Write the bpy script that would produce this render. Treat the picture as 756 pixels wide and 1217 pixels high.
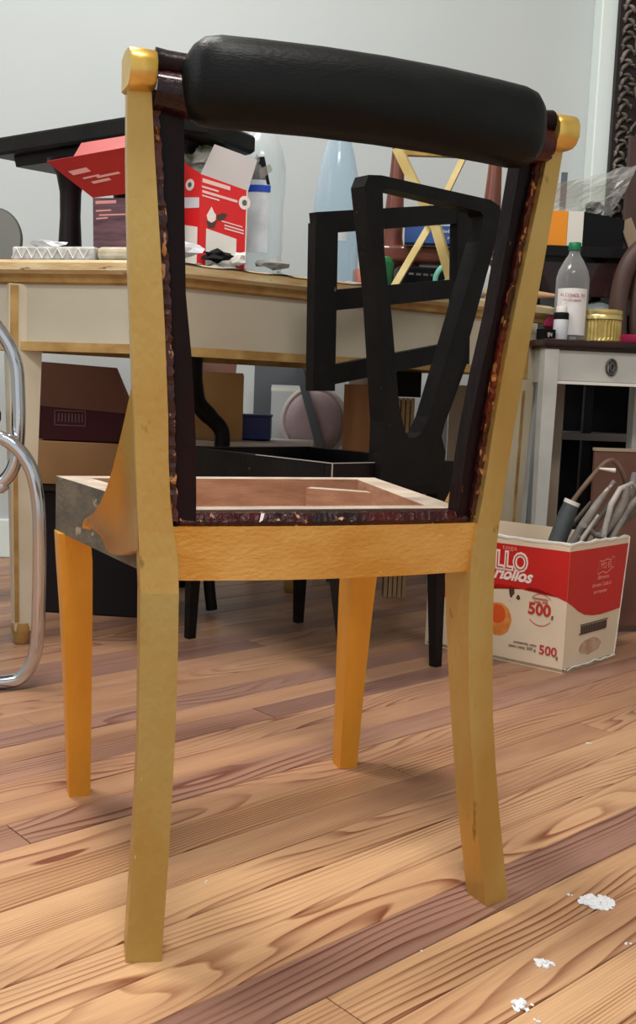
import bpy, bmesh, math, random
from mathutils import Vector, Matrix
random.seed(7)
PI = math.pi
for o in list(bpy.data.objects): bpy.data.objects.remove(o)
SC = bpy.context.scene
COL = SC.collection

# ------------------------------------------------------------------ camera
def setup_camera():
    pitch = math.atan(144/1220.); roll = math.atan(.0386)
    f = Vector((0, math.cos(pitch), -math.sin(pitch))); r = Vector((1, 0, 0)); u = r.cross(f)
    R = math.cos(roll)*r+math.sin(roll)*u; U = -math.sin(roll)*r+math.cos(roll)*u
    cam = bpy.data.cameras.new('camera'); co = bpy.data.objects.new('camera', cam); COL.objects.link(co)
    m = Matrix((R, U, -f)).transposed().to_4x4(); m.translation = (0, 0, .55)
    co.matrix_world = m
    cam.sensor_fit = 'VERTICAL'; cam.sensor_height = 36; cam.lens = 36*1220/1217
    cam.clip_start = .02
    SC.camera = co
setup_camera()

# ------------------------------------------------------------------ world, lamps, exposure
w = bpy.data.worlds.new('world'); SC.world = w; w.use_nodes = True
w.node_tree.nodes['Background'].inputs[0].default_value = (.93, .97, 1, 1)
w.node_tree.nodes['Background'].inputs[1].default_value = .74
def area(name, loc, target, sx, sy, power, col):
    l = bpy.data.lights.new(name, 'AREA'); l.shape = 'RECTANGLE'; l.size = sx; l.size_y = sy; l.energy = power; l.color = col
    o = bpy.data.objects.new(name, l); COL.objects.link(o); o.location = loc
    o.rotation_euler = (Vector(target)-Vector(loc)).to_track_quat('-Z', 'Y').to_euler()
    return o
area('ceiling_lamp_light', (-.85, 1.75, 2.85), (-.8, 1.85, 0), 0.9, .4, 47, (1, .98, .95))
area('front_fill_light', (.1, .1, 2.85), (.1, .5, 0), .8, .4, 44, (1, .96, .91))  # added overhead fill, not a fixture: brightens the front floor
area('window_light', (-2.2, .6, 1.9), (.6, 3.1, 1.5), 1.0, 1.4, 17, (.92, .98, 1))
SC.view_settings.view_transform = 'Standard'; SC.view_settings.look = 'None'
SC.view_settings.exposure = 0.0; SC.view_settings.gamma = 1; SC.view_settings.use_curve_mapping = False

# ------------------------------------------------------------------ materials
def lin(c):
    return tuple(((x/255)/12.92 if x/255 <= .04045 else ((x/255+.055)/1.055)**2.4) for x in c)+(1,)
MC = {}
def M(name, c, rough=.6, metal=0., c2=None, scale=8., stretch=(1, 1, 1), bump=0., bscale=None, lo=.35, hi=.65, trans=0., ior=1.45,
      c3=None, s3=60., t3=.62, coat=0., detail=4., alpha=1.):
    if name in MC: return MC[name]
    m = bpy.data.materials.new(name); m.use_nodes = True; nt = m.node_tree; N = nt.nodes; L = nt.links
    b = N['Principled BSDF']
    b.inputs['Roughness'].default_value = rough; b.inputs['Metallic'].default_value = metal
    b.inputs['Transmission Weight'].default_value = trans; b.inputs['IOR'].default_value = ior
    b.inputs['Coat Weight'].default_value = coat; b.inputs['Alpha'].default_value = alpha
    b.inputs['Base Color'].default_value = lin(c)
    if sum(c) < 130: b.inputs['Specular IOR Level'].default_value = .2
    if c2 or c3 or bump:
        tc = N.new('ShaderNodeTexCoord'); mp = N.new('ShaderNodeMapping'); mp.inputs['Scale'].default_value = stretch
        L.new(tc.outputs['Object'], mp.inputs[0])
        def noise(s, d=4.):
            n = N.new('ShaderNodeTexNoise'); n.inputs['Scale'].default_value = s; n.inputs['Detail'].default_value = d
            L.new(mp.outputs[0], n.inputs['Vector']); return n
        col = None
        if c2:
            n = noise(scale, detail); rp = N.new('ShaderNodeValToRGB')
            rp.color_ramp.elements[0].position = lo; rp.color_ramp.elements[0].color = lin(c)
            rp.color_ramp.elements[1].position = hi; rp.color_ramp.elements[1].color = lin(c2)
            L.new(n.outputs[0], rp.inputs[0]); col = rp.outputs[0]
        if c3:
            n = noise(s3, 3); mr = N.new('ShaderNodeValToRGB')
            mr.color_ramp.elements[0].position = t3; mr.color_ramp.elements[1].position = t3+.04
            L.new(n.outputs[0], mr.inputs[0])
            mx = N.new('ShaderNodeMix'); mx.data_type = 'RGBA'; L.new(mr.outputs[0], mx.inputs[0])
            if col: L.new(col, mx.inputs[6])
            else: mx.inputs[6].default_value = lin(c)
            mx.inputs[7].default_value = lin(c3); col = mx.outputs[2]
        if col: L.new(col, b.inputs['Base Color'])
        if bump:
            n = noise(bscale or scale, 5); bp = N.new('ShaderNodeBump'); bp.inputs['Strength'].default_value = bump; bp.inputs['Distance'].default_value = .004
            L.new(n.outputs[0], bp.inputs['Height']); L.new(bp.outputs[0], b.inputs['Normal'])
    MC[name] = m; return m

gold = M('gold_leaf', (208, 180, 110), .38, .68, (190, 152, 80), 9, (1, 1, .5), .2, 170, .35, .68, c3=(140, 112, 58), s3=30, t3=.66)
gold_rail = M('gold_leaf_rail', (228, 176, 96), .42, .55, (212, 150, 62), 12, (1, 1, 2), .3, 130, .35, .68, c3=(238, 205, 130), s3=45, t3=.68)
gold_dull = M('tarnished_gold', (186, 160, 96), .42, .64, (180, 144, 74), 14, (1, 1, .6), .22, 140, .3, .7, c3=(206, 190, 140), s3=70, t3=.68)
gold_leg = M('gold_leg_paint', (236, 170, 62), .42, .4, (216, 146, 46), 10, (1, 1, .4), .2, 120, .3, .7)
gold_polish = M('burnished_gold', (206, 168, 92), .27, .95, (190, 146, 70), 9, (1, 1, .5), .12, 150)
gold_cap = M('bright_gold_leaf', (236, 210, 130), .3, .75, (224, 180, 84), 18, (1, 1, 1), .2, 60)
maroon = M('chipped_maroon_wood', (70, 16, 14), .28, 0, (34, 10, 14), 22, (1, 1, 1), .8, 130, .35, .6, c3=(196, 150, 120), s3=115, t3=.645, coat=.4)
maroon_edge = M('chipped_red_edge', (104, 34, 20), .35, 0, (52, 12, 12), 40, (1, 1, .5), .9, 160, .35, .6, c3=(186, 128, 72), s3=150, t3=.60, coat=.3)
dark_stile = M('dark_stain_wood', (30, 9, 13), .34, 0, (15, 6, 9), 14, (1, 1, .5), .3, 90, c3=(150, 120, 116), s3=75, t3=.70, coat=.0)
black_pad = M('matte_black_roll', (14, 16, 17), .42, 0, (22, 25, 25), 10, (1, 3, 3), .15, 160, coat=0)
black_wood = M('black_painted_wood', (14, 13, 14), .42, 0, (23, 21, 21), 12, (1, 1, 1), .2, 90, c3=(110, 104, 100), s3=55, t3=.745)
brown_black = M('brown_black_wood', (28, 17, 20), .4, 0, (19, 13, 16), 10, c3=(120, 110, 104), s3=60, t3=.745)
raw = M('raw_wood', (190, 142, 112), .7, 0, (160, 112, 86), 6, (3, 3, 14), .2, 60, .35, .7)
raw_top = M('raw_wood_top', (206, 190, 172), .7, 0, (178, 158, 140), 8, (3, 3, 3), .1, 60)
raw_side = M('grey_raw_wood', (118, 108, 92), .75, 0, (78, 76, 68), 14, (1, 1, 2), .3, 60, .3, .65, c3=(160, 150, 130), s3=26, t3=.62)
cream = M('cream_paint', (192, 186, 166), .5, 0, (178, 168, 148), 3, (1, 1, 1), .08, 60)
cream_leg = M('cream_leg_paint', (210, 200, 176), .5, 0, (190, 178, 150), 4)
gilt = M('gilt_trim', (190, 156, 96), .45, .2, (158, 120, 66), 18, (1, 1, 1), .2, 60)
edge_wood = M('worn_wood_edge', (214, 196, 154), .5, 0, (186, 150, 98), 7, (1, 1, 5), .2, 60, .4, .62, c3=(120, 84, 50), s3=16, t3=.64)
top_grey = M('dusty_grey_top', (150, 148, 142), .7, 0, (110, 108, 102), 14)
chrome = M('chrome', (205, 208, 212), .12, 1.)
white_paint = M('aged_white_paint', (200, 200, 194), .45, 0, (176, 176, 170), 6)
dark_top = M('dark_brown_top', (56, 34, 32), .3, 0, (38, 24, 24), 10, coat=.3)
reddish = M('reddish_brown_wood', (120, 62, 42), .35, 0, (86, 42, 30), 12, (1, 1, .3), coat=.3)
brown_w = M('brown_wood', (82, 58, 50), .5, 0, (58, 40, 36), 9, (1, 1, .3))
pale_wood = M('pale_gilt_wood', (222, 202, 142), .45, 0, (200, 172, 100), 12, (1, 1, 1))
pale_wood2 = M('ochre_wood', (150, 118, 52), .5, 0, (190, 158, 80), 20)
card = M('cardboard', (164, 126, 84), .8, 0, (148, 110, 70), 5)
card_dark = M('brown_cardboard', (112, 78, 62), .8, 0, (96, 62, 50), 3)
card_maroon = M('maroon_print', (62, 22, 28), .6)
white_card = M('white_card', (226, 222, 212), .6)
box_cream = M('cream_carton', (226, 208, 182), .6, 0, (214, 194, 168), 5, c3=(200, 176, 150), s3=22, t3=.68)
red_ink = M('red_print', (200, 34, 30), .4, 0, (186, 28, 26), 6)
red_txt = M('red_lettering', (186, 50, 44), .5)
grey_txt = M('grey_lettering', (120, 92, 84), .6)
dk_txt = M('dark_stamp', (74, 54, 44), .7)
tan_txt = M('faded_stamp', (176, 138, 110), .7, 0, (196, 166, 138), 40)
white_ink = M('white_lettering', (236, 224, 214), .6)
pink_ink = M('pink_lettering', (224, 140, 128), .6)
orange = M('orange_print', (238, 146, 24), .4)
amber = M('biscuit_print', (226, 150, 70), .6, 0, (210, 120, 50), 60)
deep_orange = M('biscuit_red_print', (216, 84, 30), .6)
black_p = M('black_gloss', (16, 17, 22), .3)
black_m = M('black_matte', (14, 14, 16), .7)
blue = M('blue_print', (44, 84, 148), .45)
blue_lab = M('blue_label', (28, 74, 190), .4)
blue_crate = M('blue_plastic', (30, 44, 110), .4)
teal = M('mint_plastic', (134, 214, 190), .4)
green = M('green_plastic', (26, 104, 62), .35)
green_cap = M('green_cap', (22, 116, 74), .4)
def glassy(name, tint, dens):
    m = bpy.data.materials.new(name); m.use_nodes = True; nt = m.node_tree; N = nt.nodes; L = nt.links
    for n in list(N): N.remove(n)
    out = N.new('ShaderNodeOutputMaterial'); mx = N.new('ShaderNodeMixShader'); tr = N.new('ShaderNodeBsdfTransparent'); pb = N.new('ShaderNodeBsdfPrincipled')
    tr.inputs[0].default_value = lin(tint)
    pb.inputs['Base Color'].default_value = lin(tint); pb.inputs['Roughness'].default_value = .12; pb.inputs['Specular IOR Level'].default_value = .8
    lw = N.new('ShaderNodeLayerWeight'); lw.inputs[0].default_value = .35
    mr = N.new('ShaderNodeMapRange'); mr.inputs[3].default_value = dens; mr.inputs[4].default_value = min(1, dens+.55)
    L.new(lw.outputs['Facing'], mr.inputs[0]); L.new(mr.outputs[0], mx.inputs[0])
    L.new(tr.outputs[0], mx.inputs[1]); L.new(pb.outputs[0], mx.inputs[2]); L.new(mx.outputs[0], out.inputs[0])
    MC[name] = m; return m
clear_pl = glassy('clear_plastic', (244, 248, 249), .14)
blue_glass = glassy('pale_blue_glass', (222, 236, 245), .16)
grey_pl = glassy('greyish_plastic', (205, 205, 205), .2)
wrap = glassy('clear_wrap', (225, 225, 220), .22)
gold_tin = M('brass_tin', (206, 184, 116), .3, .6, (180, 154, 84), 30)
magenta = M('magenta_cloth', (150, 24, 66), .8)
grey_bag = M('grey_bag', (150, 158, 164), .6, 0, (176, 184, 186), 9)
pinkish = M('dusty_pink_fabric', (168, 150, 152), .9, 0, (150, 130, 134), 10)
grey_metal = M('grey_metal', (96, 102, 108), .5, .3)
ply = M('orange_plywood', (172, 126, 78), .6, 0, (150, 102, 60), 5, (6, 6, .6))
beige = M('beige_board', (168, 150, 128), .6, 0, (146, 128, 108), 4)
white_board = M('white_board', (206, 212, 218), .5)
dusty = M('dusty_grey_rod', (148, 142, 134), .6, 0, (104, 98, 94), 22, c3=(190, 180, 166), s3=50, t3=.62)
dusty_dk = M('dusty_dark_rod', (84, 78, 74), .6, 0, (120, 106, 94), 24)
slate = M('slate_handle', (66, 74, 76), .5, 0, (84, 92, 92), 16)
carve = M('carved_dark_wood', (84, 76, 70), .4, 0, (140, 130, 120), 22, (1, 1, 1), .4, 60, .45, .7)
carve_base = M('carved_ground', (38, 32, 30), .6)
plaster = M('white_plaster_dust', (236, 238, 240), .9)
foil = M('crumpled_foil', (190, 192, 194), .35, .4)
tray_m = M('quilted_white', (206, 204, 198), .6, 0, (160, 160, 156), 60, (1, 1, 1), .3, 60)
sheet_m = M('grey_plastic_sheet', (176, 174, 170), .5, 0, (120, 118, 114), 30, (1, 1, 1), .5, 50, c3=(84, 80, 76), s3=24, t3=.6)
salmon = M('salmon_plastic', (212, 130, 104), .5)
wall_m = M('painted_wall', (190, 196, 195), .75, 0, (184, 190, 190), 1.2, bump=.05, bscale=90)
trim_m = M('white_gloss_trim', (226, 238, 234), .45)
ceil_m = M('ceiling_white', (225, 226, 224), .9)

# ------------------------------------------------------------------ builders
def link(name, me, m, parent=None):
    o = bpy.data.objects.new(name, me); COL.objects.link(o)
    if m:
        for x in (m if isinstance(m, (list, tuple)) else [m]): me.materials.append(x)
    if parent: o.parent = parent
    return o
def from_bm(name, bm, m, parent=None, smooth=False, bevel=0., seg=2):
    if bevel:
        es = [e for e in bm.edges if len(e.link_faces) == 2 and e.calc_face_angle(0) > .5]
        bmesh.ops.bevel(bm, geom=es, offset=bevel, segments=seg, affect='EDGES', profile=.5)
    bmesh.ops.recalc_face_normals(bm, faces=bm.faces)
    me = bpy.data.meshes.new(name); bm.to_mesh(me); bm.free()
    if smooth:
        for p in me.polygons: p.use_smooth = True
        me.set_sharp_from_angle(angle=.7)
    return link(name, me, m, parent)
def add_box(bm, c, s, rot=None):
    mt = Matrix.Translation(c) @ (rot.to_4x4() if rot else Matrix.Identity(4)) @ Matrix.Diagonal((s[0], s[1], s[2], 1))
    bmesh.ops.create_cube(bm, size=1, matrix=mt)
def rz(a): return Matrix.Rotation(a, 3, 'Z')
def loft(bm, rings, cap=True):
    vs = [[bm.verts.new(p) for p in r] for r in rings]; n = len(rings[0])
    for a, b in zip(vs, vs[1:]):
        for i in range(n): bm.faces.new((a[i], a[(i+1) % n], b[(i+1) % n], b[i]))
    if cap: bm.faces.new(vs[0][::-1]); bm.faces.new(vs[-1])
def add_tube(bm, pts, r, n=12, cap=True):
    pts = [Vector(p) for p in pts]; rs = r if isinstance(r, (list, tuple)) else [r]*len(pts)
    rings = []; ref = None
    for i, p in enumerate(pts):
        t = (pts[min(i+1, len(pts)-1)]-pts[max(i-1, 0)]).normalized()
        if ref is None:
            ref = Vector((0, 0, 1)) if abs(t.z) < .9 else Vector((1, 0, 0))
        a = (ref-ref.dot(t)*t).normalized(); b = t.cross(a); ref = a
        rings.append([p+rs[i]*(math.cos(2*PI*k/n)*a+math.sin(2*PI*k/n)*b) for k in range(n)])
    loft(bm, rings, cap)
def curve_pts(pts, sub=6):
    P = [Vector(p) for p in pts]; out = []
    for i in range(len(P)-1):
        a = P[max(i-1, 0)]; b = P[i]; c = P[i+1]; d = P[min(i+2, len(P)-1)]
        for k in range(sub):
            t = k/sub
            out.append(.5*((2*b)+(c-a)*t+(2*a-5*b+4*c-d)*t*t+(3*b-a-3*c+d)*t**3))
    out.append(P[-1]); return out
def add_lathe(bm, c, prof, n=28):
    rings = [[(c[0]+r*math.cos(2*PI*k/n), c[1]+r*math.sin(2*PI*k/n), c[2]+z) for k in range(n)] for r, z in prof]
    loft(bm, rings)
def add_poly(bm, pts, fn, d0, d1):
    """pts: 2-D outline, fn(p, depth) -> 3-D, extruded from d0 to d1"""
    a = [bm.verts.new(fn(p, d0)) for p in pts]; b = [bm.verts.new(fn(p, d1)) for p in pts]; n = len(pts)
    f1 = bm.faces.new(a); f2 = bm.faces.new(b[::-1])
    for i in range(n): bm.faces.new((a[i], b[i], b[(i+1) % n], a[(i+1) % n]))
    bmesh.ops.triangulate(bm, faces=[f1, f2])
def tag(o, label, cat, group=None, kind=None):
    o['label'] = label; o['category'] = cat
    if group: o['group'] = group
    if kind: o['kind'] = kind
    return o
def thing(name, label, cat, loc=(0, 0, 0), rot=0, group=None):
    o = bpy.data.objects.new(name, None); COL.objects.link(o); o.location = loc; o.rotation_euler = (0, 0, rot)
    o.empty_display_size = .05
    return tag(o, label, cat, group)
def struct(o): o['kind'] = 'structure'; return o
def box(name, c, s, m, parent=None, rot=None, bevel=.0, seg=2):
    bm = bmesh.new(); add_box(bm, c, s, rot); return from_bm(name, bm, m, parent, bevel=bevel, seg=seg)
def tube(name, pts, r, m, parent=None, n=12):
    bm = bmesh.new(); add_tube(bm, pts, r, n); return from_bm(name, bm, m, parent, smooth=True)
def lathe(name, c, prof, m, parent=None, n=28):
    bm = bmesh.new(); add_lathe(bm, c, prof, n); return from_bm(name, bm, m, parent, smooth=True)
def text(body, size, org, xd, m, parent, name='lettering', up=(0, 0, 1), ext=.0003, align='CENTER', sx=1., shear=0., bold=0.):
    cu = bpy.data.curves.new('t', 'FONT'); cu.body = body; cu.size = size; cu.extrude = ext; cu.align_x = align; cu.resolution_u = 3; cu.shear = shear; cu.offset = bold
    to = bpy.data.objects.new('t', cu); COL.objects.link(to)
    dg = bpy.context.evaluated_depsgraph_get(); me = bpy.data.meshes.new_from_object(to.evaluated_get(dg))
    bpy.data.objects.remove(to)
    x = Vector(xd).normalized(); y = Vector(up).normalized(); z = x.cross(y)
    mt = Matrix((x*sx, y, z)).transposed().to_4x4(); mt.translation = org
    me.transform(mt); me.name = name
    return link(name, me, m, parent)
def bar(bm, a, b, w, t, nrm):
    """flat bar between two points, width w across, thickness t along nrm"""
    a = Vector(a); b = Vector(b); d = (b-a).normalized(); n = Vector(nrm); n = (n-n.dot(d)*d).normalized(); s = d.cross(n)
    r = [[p+s*w/2*i+n*t/2*j for i, j in ((-1, -1), (1, -1), (1, 1), (-1, 1))] for p in (a, b)]
    loft(bm, r)

# ------------------------------------------------------------------ room
X0, X1, Y0, Y1, ZC = -2.3, 2.3, -1.6, 3.15, 2.95
floor = struct(box('floor', ((X0+X1)/2, (Y0+Y1)/2, -.04), (X1-X0, Y1-Y0, .06), M('dark_subfloor', (44, 26, 18), .9)))
struct(box('wall_back', ((X0+X1)/2, Y1+.05, ZC/2-.01), (X1-X0+.2, .1, ZC+.02), wall_m))
struct(box('wall_left', (X0-.05, (Y0+Y1)/2, ZC/2-.01), (.1, Y1-Y0, ZC+.02), wall_m))
struct(box('wall_right', (X1+.05, (Y0+Y1)/2, ZC/2-.01), (.1, Y1-Y0, ZC+.02), wall_m))
struct(box('ceiling', ((X0+X1)/2, (Y0+Y1)/2, ZC+.05), (X1-X0+.2, Y1-Y0, .1), ceil_m))
struct(box('baseboard_back', ((X0+X1)/2, Y1-.009, .06), (X1-X0, .018, .12), trim_m, bevel=.004))
struct(box('trim_1', (.885, Y1-.045, ZC/2), (.27, .09, ZC-.002), trim_m, bevel=.004))

def plank_material():
    m = bpy.data.materials.new('pine_planks'); m.use_nodes = True; nt = m.node_tree; N = nt.nodes; L = nt.links; b = N['Principled BSDF']
    def nd(t, **k):
        n = N.new(t)
        for a, v in k.items(): setattr(n, a, v)
        return n
    def math_(op, a, bb=None, c=None):
        n = nd('ShaderNodeMath', operation=op)
        for i, v in enumerate((a, bb, c)):
            if v is None: continue
            if isinstance(v, (int, float)): n.inputs[i].default_value = v
            else: L.new(v, n.inputs[i])
        return n.outputs[0]
    tc = nd('ShaderNodeTexCoord'); oi = nd('ShaderNodeObjectInfo')
    sp = nd('ShaderNodeSeparateXYZ'); L.new(tc.outputs['Object'], sp.inputs[0])
    rnd = oi.outputs['Random']
    s = sp.outputs[0]; t = sp.outputs[1]
    cb = nd('ShaderNodeCombineXYZ'); L.new(math_('MULTIPLY', s, 1.9), cb.inputs[0]); L.new(math_('MULTIPLY', t, 11.), cb.inputs[1]); L.new(math_('MULTIPLY', rnd, 173.), cb.inputs[2])
    n1 = nd('ShaderNodeTexNoise'); n1.inputs['Scale'].default_value = 1.; n1.inputs['Detail'].default_value = 1.6; n1.inputs['Roughness'].default_value = .32
    L.new(cb.outputs[0], n1.inputs['Vector'])
    r2 = math_('FRACT', math_('MULTIPLY', rnd, 17.3))
    h = math_('ADD', math_('MULTIPLY', n1.outputs[0], math_('ADD', 3.5, math_('MULTIPLY', math_('POWER', r2, 2.), 17.))), math_('MULTIPLY', t, math_('ADD', 25., math_('MULTIPLY', math_('SUBTRACT', 1., r2), 250.))))
    fr = math_('FRACT', h)
    rp = nd('ShaderNodeValToRGB'); e = rp.color_ramp.elements
    e[0].position = 0; e[0].color = (0, 0, 0, 1); e[1].position = .92; e[1].color = (.9, .9, .9, 1)
    x = rp.color_ramp.elements.new(.5); x.color = (.08, .08, .08, 1); x = rp.color_ramp.elements.new(.74); x.color = (.55, .55, .55, 1); x = rp.color_ramp.elements.new(1.); x.color = (0, 0, 0, 1)
    L.new(fr, rp.inputs[0])
    # early wood tone per plank
    tone = nd('ShaderNodeValToRGB'); at = nd('ShaderNodeAttribute', attribute_type='OBJECT', attribute_name='tone'); L.new(at.outputs['Fac'], tone.inputs[0]); e = tone.color_ramp.elements
    e[0].position = 0; e[0].color = lin((212, 168, 126)); e[1].position = 1; e[1].color = lin((146, 108, 94))
    for p, c in ((.2, (216, 172, 126)), (.4, (202, 154, 116)), (.6, (194, 148, 106)), (.8, (180, 136, 110))):
        x = tone.color_ramp.elements.new(p); x.color = lin(c)
    late = nd('ShaderNodeMix', data_type='RGBA', blend_type='MULTIPLY'); late.inputs[0].default_value = 1
    L.new(tone.outputs[0], late.inputs[6]); late.inputs[7].default_value = lin((166, 122, 106))
    cbm = nd('ShaderNodeCombineXYZ'); L.new(math_('MULTIPLY', s, 2.2), cbm.inputs[0]); L.new(math_('MULTIPLY', t, 26.), cbm.inputs[1]); L.new(math_('MULTIPLY', rnd, 83.), cbm.inputs[2])
    nm = nd('ShaderNodeTexNoise'); nm.inputs['Scale'].default_value = 1.; nm.inputs['Detail'].default_value = 2.; L.new(cbm.outputs[0], nm.inputs['Vector'])
    mk = nd('ShaderNodeMapRange'); L.new(nm.outputs[0], mk.inputs[0]); mk.inputs[1].default_value = .36; mk.inputs[2].default_value = .62; mk.inputs[3].default_value = .12; mk.inputs[4].default_value = 1.25
    mx = nd('ShaderNodeMix', data_type='RGBA'); L.new(math_('MULTIPLY', rp.outputs[0], mk.outputs[0]), mx.inputs[0]); L.new(tone.outputs[0], mx.inputs[6]); L.new(late.outputs[2], mx.inputs[7])
    # mauve wear patches, along the boards
    n2 = nd('ShaderNodeTexNoise'); n2.inputs['Scale'].default_value = 1.; n2.inputs['Detail'].default_value = 4
    cb2 = nd('ShaderNodeCombineXYZ'); L.new(math_('MULTIPLY', s, 1.6), cb2.inputs[0]); L.new(math_('MULTIPLY', t, 9.), cb2.inputs[1]); L.new(math_('MULTIPLY', rnd, 50.), cb2.inputs[2]); L.new(cb2.outputs[0], n2.inputs['Vector'])
    wr = nd('ShaderNodeMapRange'); L.new(n2.outputs[0], wr.inputs[0]); wr.inputs[1].default_value = .45; wr.inputs[2].default_value = .75; wr.inputs[4].default_value = .75
    mx2 = nd('ShaderNodeMix', data_type='RGBA', blend_type='MULTIPLY'); L.new(wr.outputs[0], mx2.inputs[0]); L.new(mx.outputs[2], mx2.inputs[6]); mx2.inputs[7].default_value = lin((186, 160, 160))
    # mauver boards further into the room, darkened to paint in the shade (world position)
    geo = nd('ShaderNodeNewGeometry'); sg = nd('ShaderNodeSeparateXYZ'); L.new(geo.outputs['Position'], sg.inputs[0])
    n3 = nd('ShaderNodeTexNoise'); n3.inputs['Scale'].default_value = 3.; L.new(geo.outputs['Position'], n3.inputs['Vector'])
    far = nd('ShaderNodeMapRange'); L.new(math_('ADD', sg.outputs[1], math_('MULTIPLY', n3.outputs[0], .5)), far.inputs[0]); far.inputs[1].default_value = 1.35; far.inputs[2].default_value = 2.1; far.inputs[4].default_value = .62
    mx4 = nd('ShaderNodeMix', data_type='RGBA', blend_type='MIX'); L.new(far.outputs[0], mx4.inputs[0]); L.new(mx2.outputs[2], mx4.inputs[6])
    gm = nd('ShaderNodeMix', data_type='RGBA', blend_type='MIX'); gm.inputs[0].default_value = .55; L.new(mx2.outputs[2], gm.inputs[6]); gm.inputs[7].default_value = lin((134, 104, 94)); L.new(gm.outputs[2], mx4.inputs[7])
    # fine fibre and stains
    n4 = nd('ShaderNodeTexNoise'); n4.inputs['Scale'].default_value = 1.; n4.inputs['Detail'].default_value = 3
    cb3 = nd('ShaderNodeCombineXYZ'); L.new(math_('MULTIPLY', s, 14.), cb3.inputs[0]); L.new(math_('MULTIPLY', t, 420.), cb3.inputs[1]); L.new(math_('MULTIPLY', rnd, 9.), cb3.inputs[2]); L.new(cb3.outputs[0], n4.inputs['Vector'])
    fi = nd('ShaderNodeMapRange'); L.new(n4.outputs[0], fi.inputs[0]); fi.inputs[3].default_value = .74; fi.inputs[4].default_value = 1.2
    mx5 = nd('ShaderNodeMix', data_type='RGBA', blend_type='MULTIPLY'); mx5.inputs[0].default_value = 1; L.new(mx4.outputs[2], mx5.inputs[6]); L.new(fi.outputs[0], mx5.inputs[7])
    L.new(mx5.outputs[2], b.inputs['Base Color'])
    rr = nd('ShaderNodeMapRange'); L.new(n2.outputs[0], rr.inputs[0]); rr.inputs[3].default_value = .34; rr.inputs[4].default_value = .55; L.new(rr.outputs[0], b.inputs['Roughness'])
    bp = nd('ShaderNodeBump'); bp.inputs['Strength'].default_value = .12; bp.inputs['Distance'].default_value = .001; L.new(n4.outputs[0], bp.inputs['Height']); L.new(bp.outputs[0], b.inputs['Normal'])
    return m
def build_floor():
    pm = plank_material(); W = .0645; pd = Vector((.74, .673)).normalized(); pn = Vector((-pd.y, pd.x)); ang = math.atan2(pd.y, pd.x)
    def clip(poly, f):
        out = []
        for i in range(len(poly)):
            a = poly[i]; b = poly[(i+1) % len(poly)]; fa, fb = f(a), f(b)
            if fa >= 0: out.append(a)
            if (fa >= 0) != (fb >= 0): out.append(a+(b-a)*(fa/(fa-fb)))
        return out
    rest = bmesh.new(); rnd = random.Random(3); count = 0
    TONE = {-3: .3, -2: .22, -1: .93, 0: .25, 1: .08, 2: .15, 3: .12, 4: .6, 5: .35, 6: .8, 7: .45}
    def slab(bm, poly, org):
        zt = rnd.uniform(-.0004, .0004); h = []
        cx = sum((p for p in poly), Vector((0, 0)))/len(poly)
        def loc(p): q = p-org; return (q.dot(pd), q.dot(pn))
        bot = [bm.verts.new((*loc(p), -.014)) for p in poly]; mid = [bm.verts.new((*loc(p), -.0012+zt)) for p in poly]
        top = [bm.verts.new((*loc(p+(cx-p).normalized()*0+(pn*(-.0009 if (p-cx).dot(pn) > 0 else .0009))), zt)) for p in poly]
        n = len(poly)
        for a, b in ((bot, mid), (mid, top)):
            for i in range(n): bm.faces.new((a[i], a[(i+1) % n], b[(i+1) % n], b[i]))
        bm.faces.new(top)
    for k in range(-56, 62):
        p0 = .70+k*W; s = -3.9+rnd.uniform(0, 1.6)
        while s < 4.4:
            ln = rnd.uniform(1.5, 3.1)
            g = .0007
            q = [pd*(s+.0006)+pn*(p0+g), pd*(s+ln-.0006)+pn*(p0+g), pd*(s+ln-.0006)+pn*(p0+W-g), pd*(s+.0006)+pn*(p0+W-g)]
            s += ln
            for f in (lambda v: v.x-X0, lambda v: X1-v.x, lambda v: v.y-Y0, lambda v: Y1-v.y):
                q = clip(q, f)
                if len(q) < 3: break
            if len(q) < 3: continue
            # only boards the photograph shows are pieces of their own
            vis = any(v.y > .3 and abs(v.x) < .34*v.y+.35 for v in q) or (min(v.x*1 for v in q) < 0 < max(v.x for v in q) and max(v.y for v in q) > .5)
            if vis and count < 290:
                c = sum(q, Vector((0, 0)))/len(q); bm = bmesh.new(); slab(bm, q, c)
                o = from_bm('plank', bm, pm, floor); o.location = (c.x, c.y, 0); o.rotation_euler = (0, 0, ang); count += 1; o['tone'] = TONE.get(k, [rnd.random()**1.3*.9, rnd.uniform(.35, 1)][k > 4])
            else: slab(rest, q, Vector((0, 0)))
    if len(rest.verts):
        o = from_bm('plank_field', rest, pm, floor); o.rotation_euler = (0, 0, ang); o['kind'] = 'stuff'
build_floor()

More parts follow.
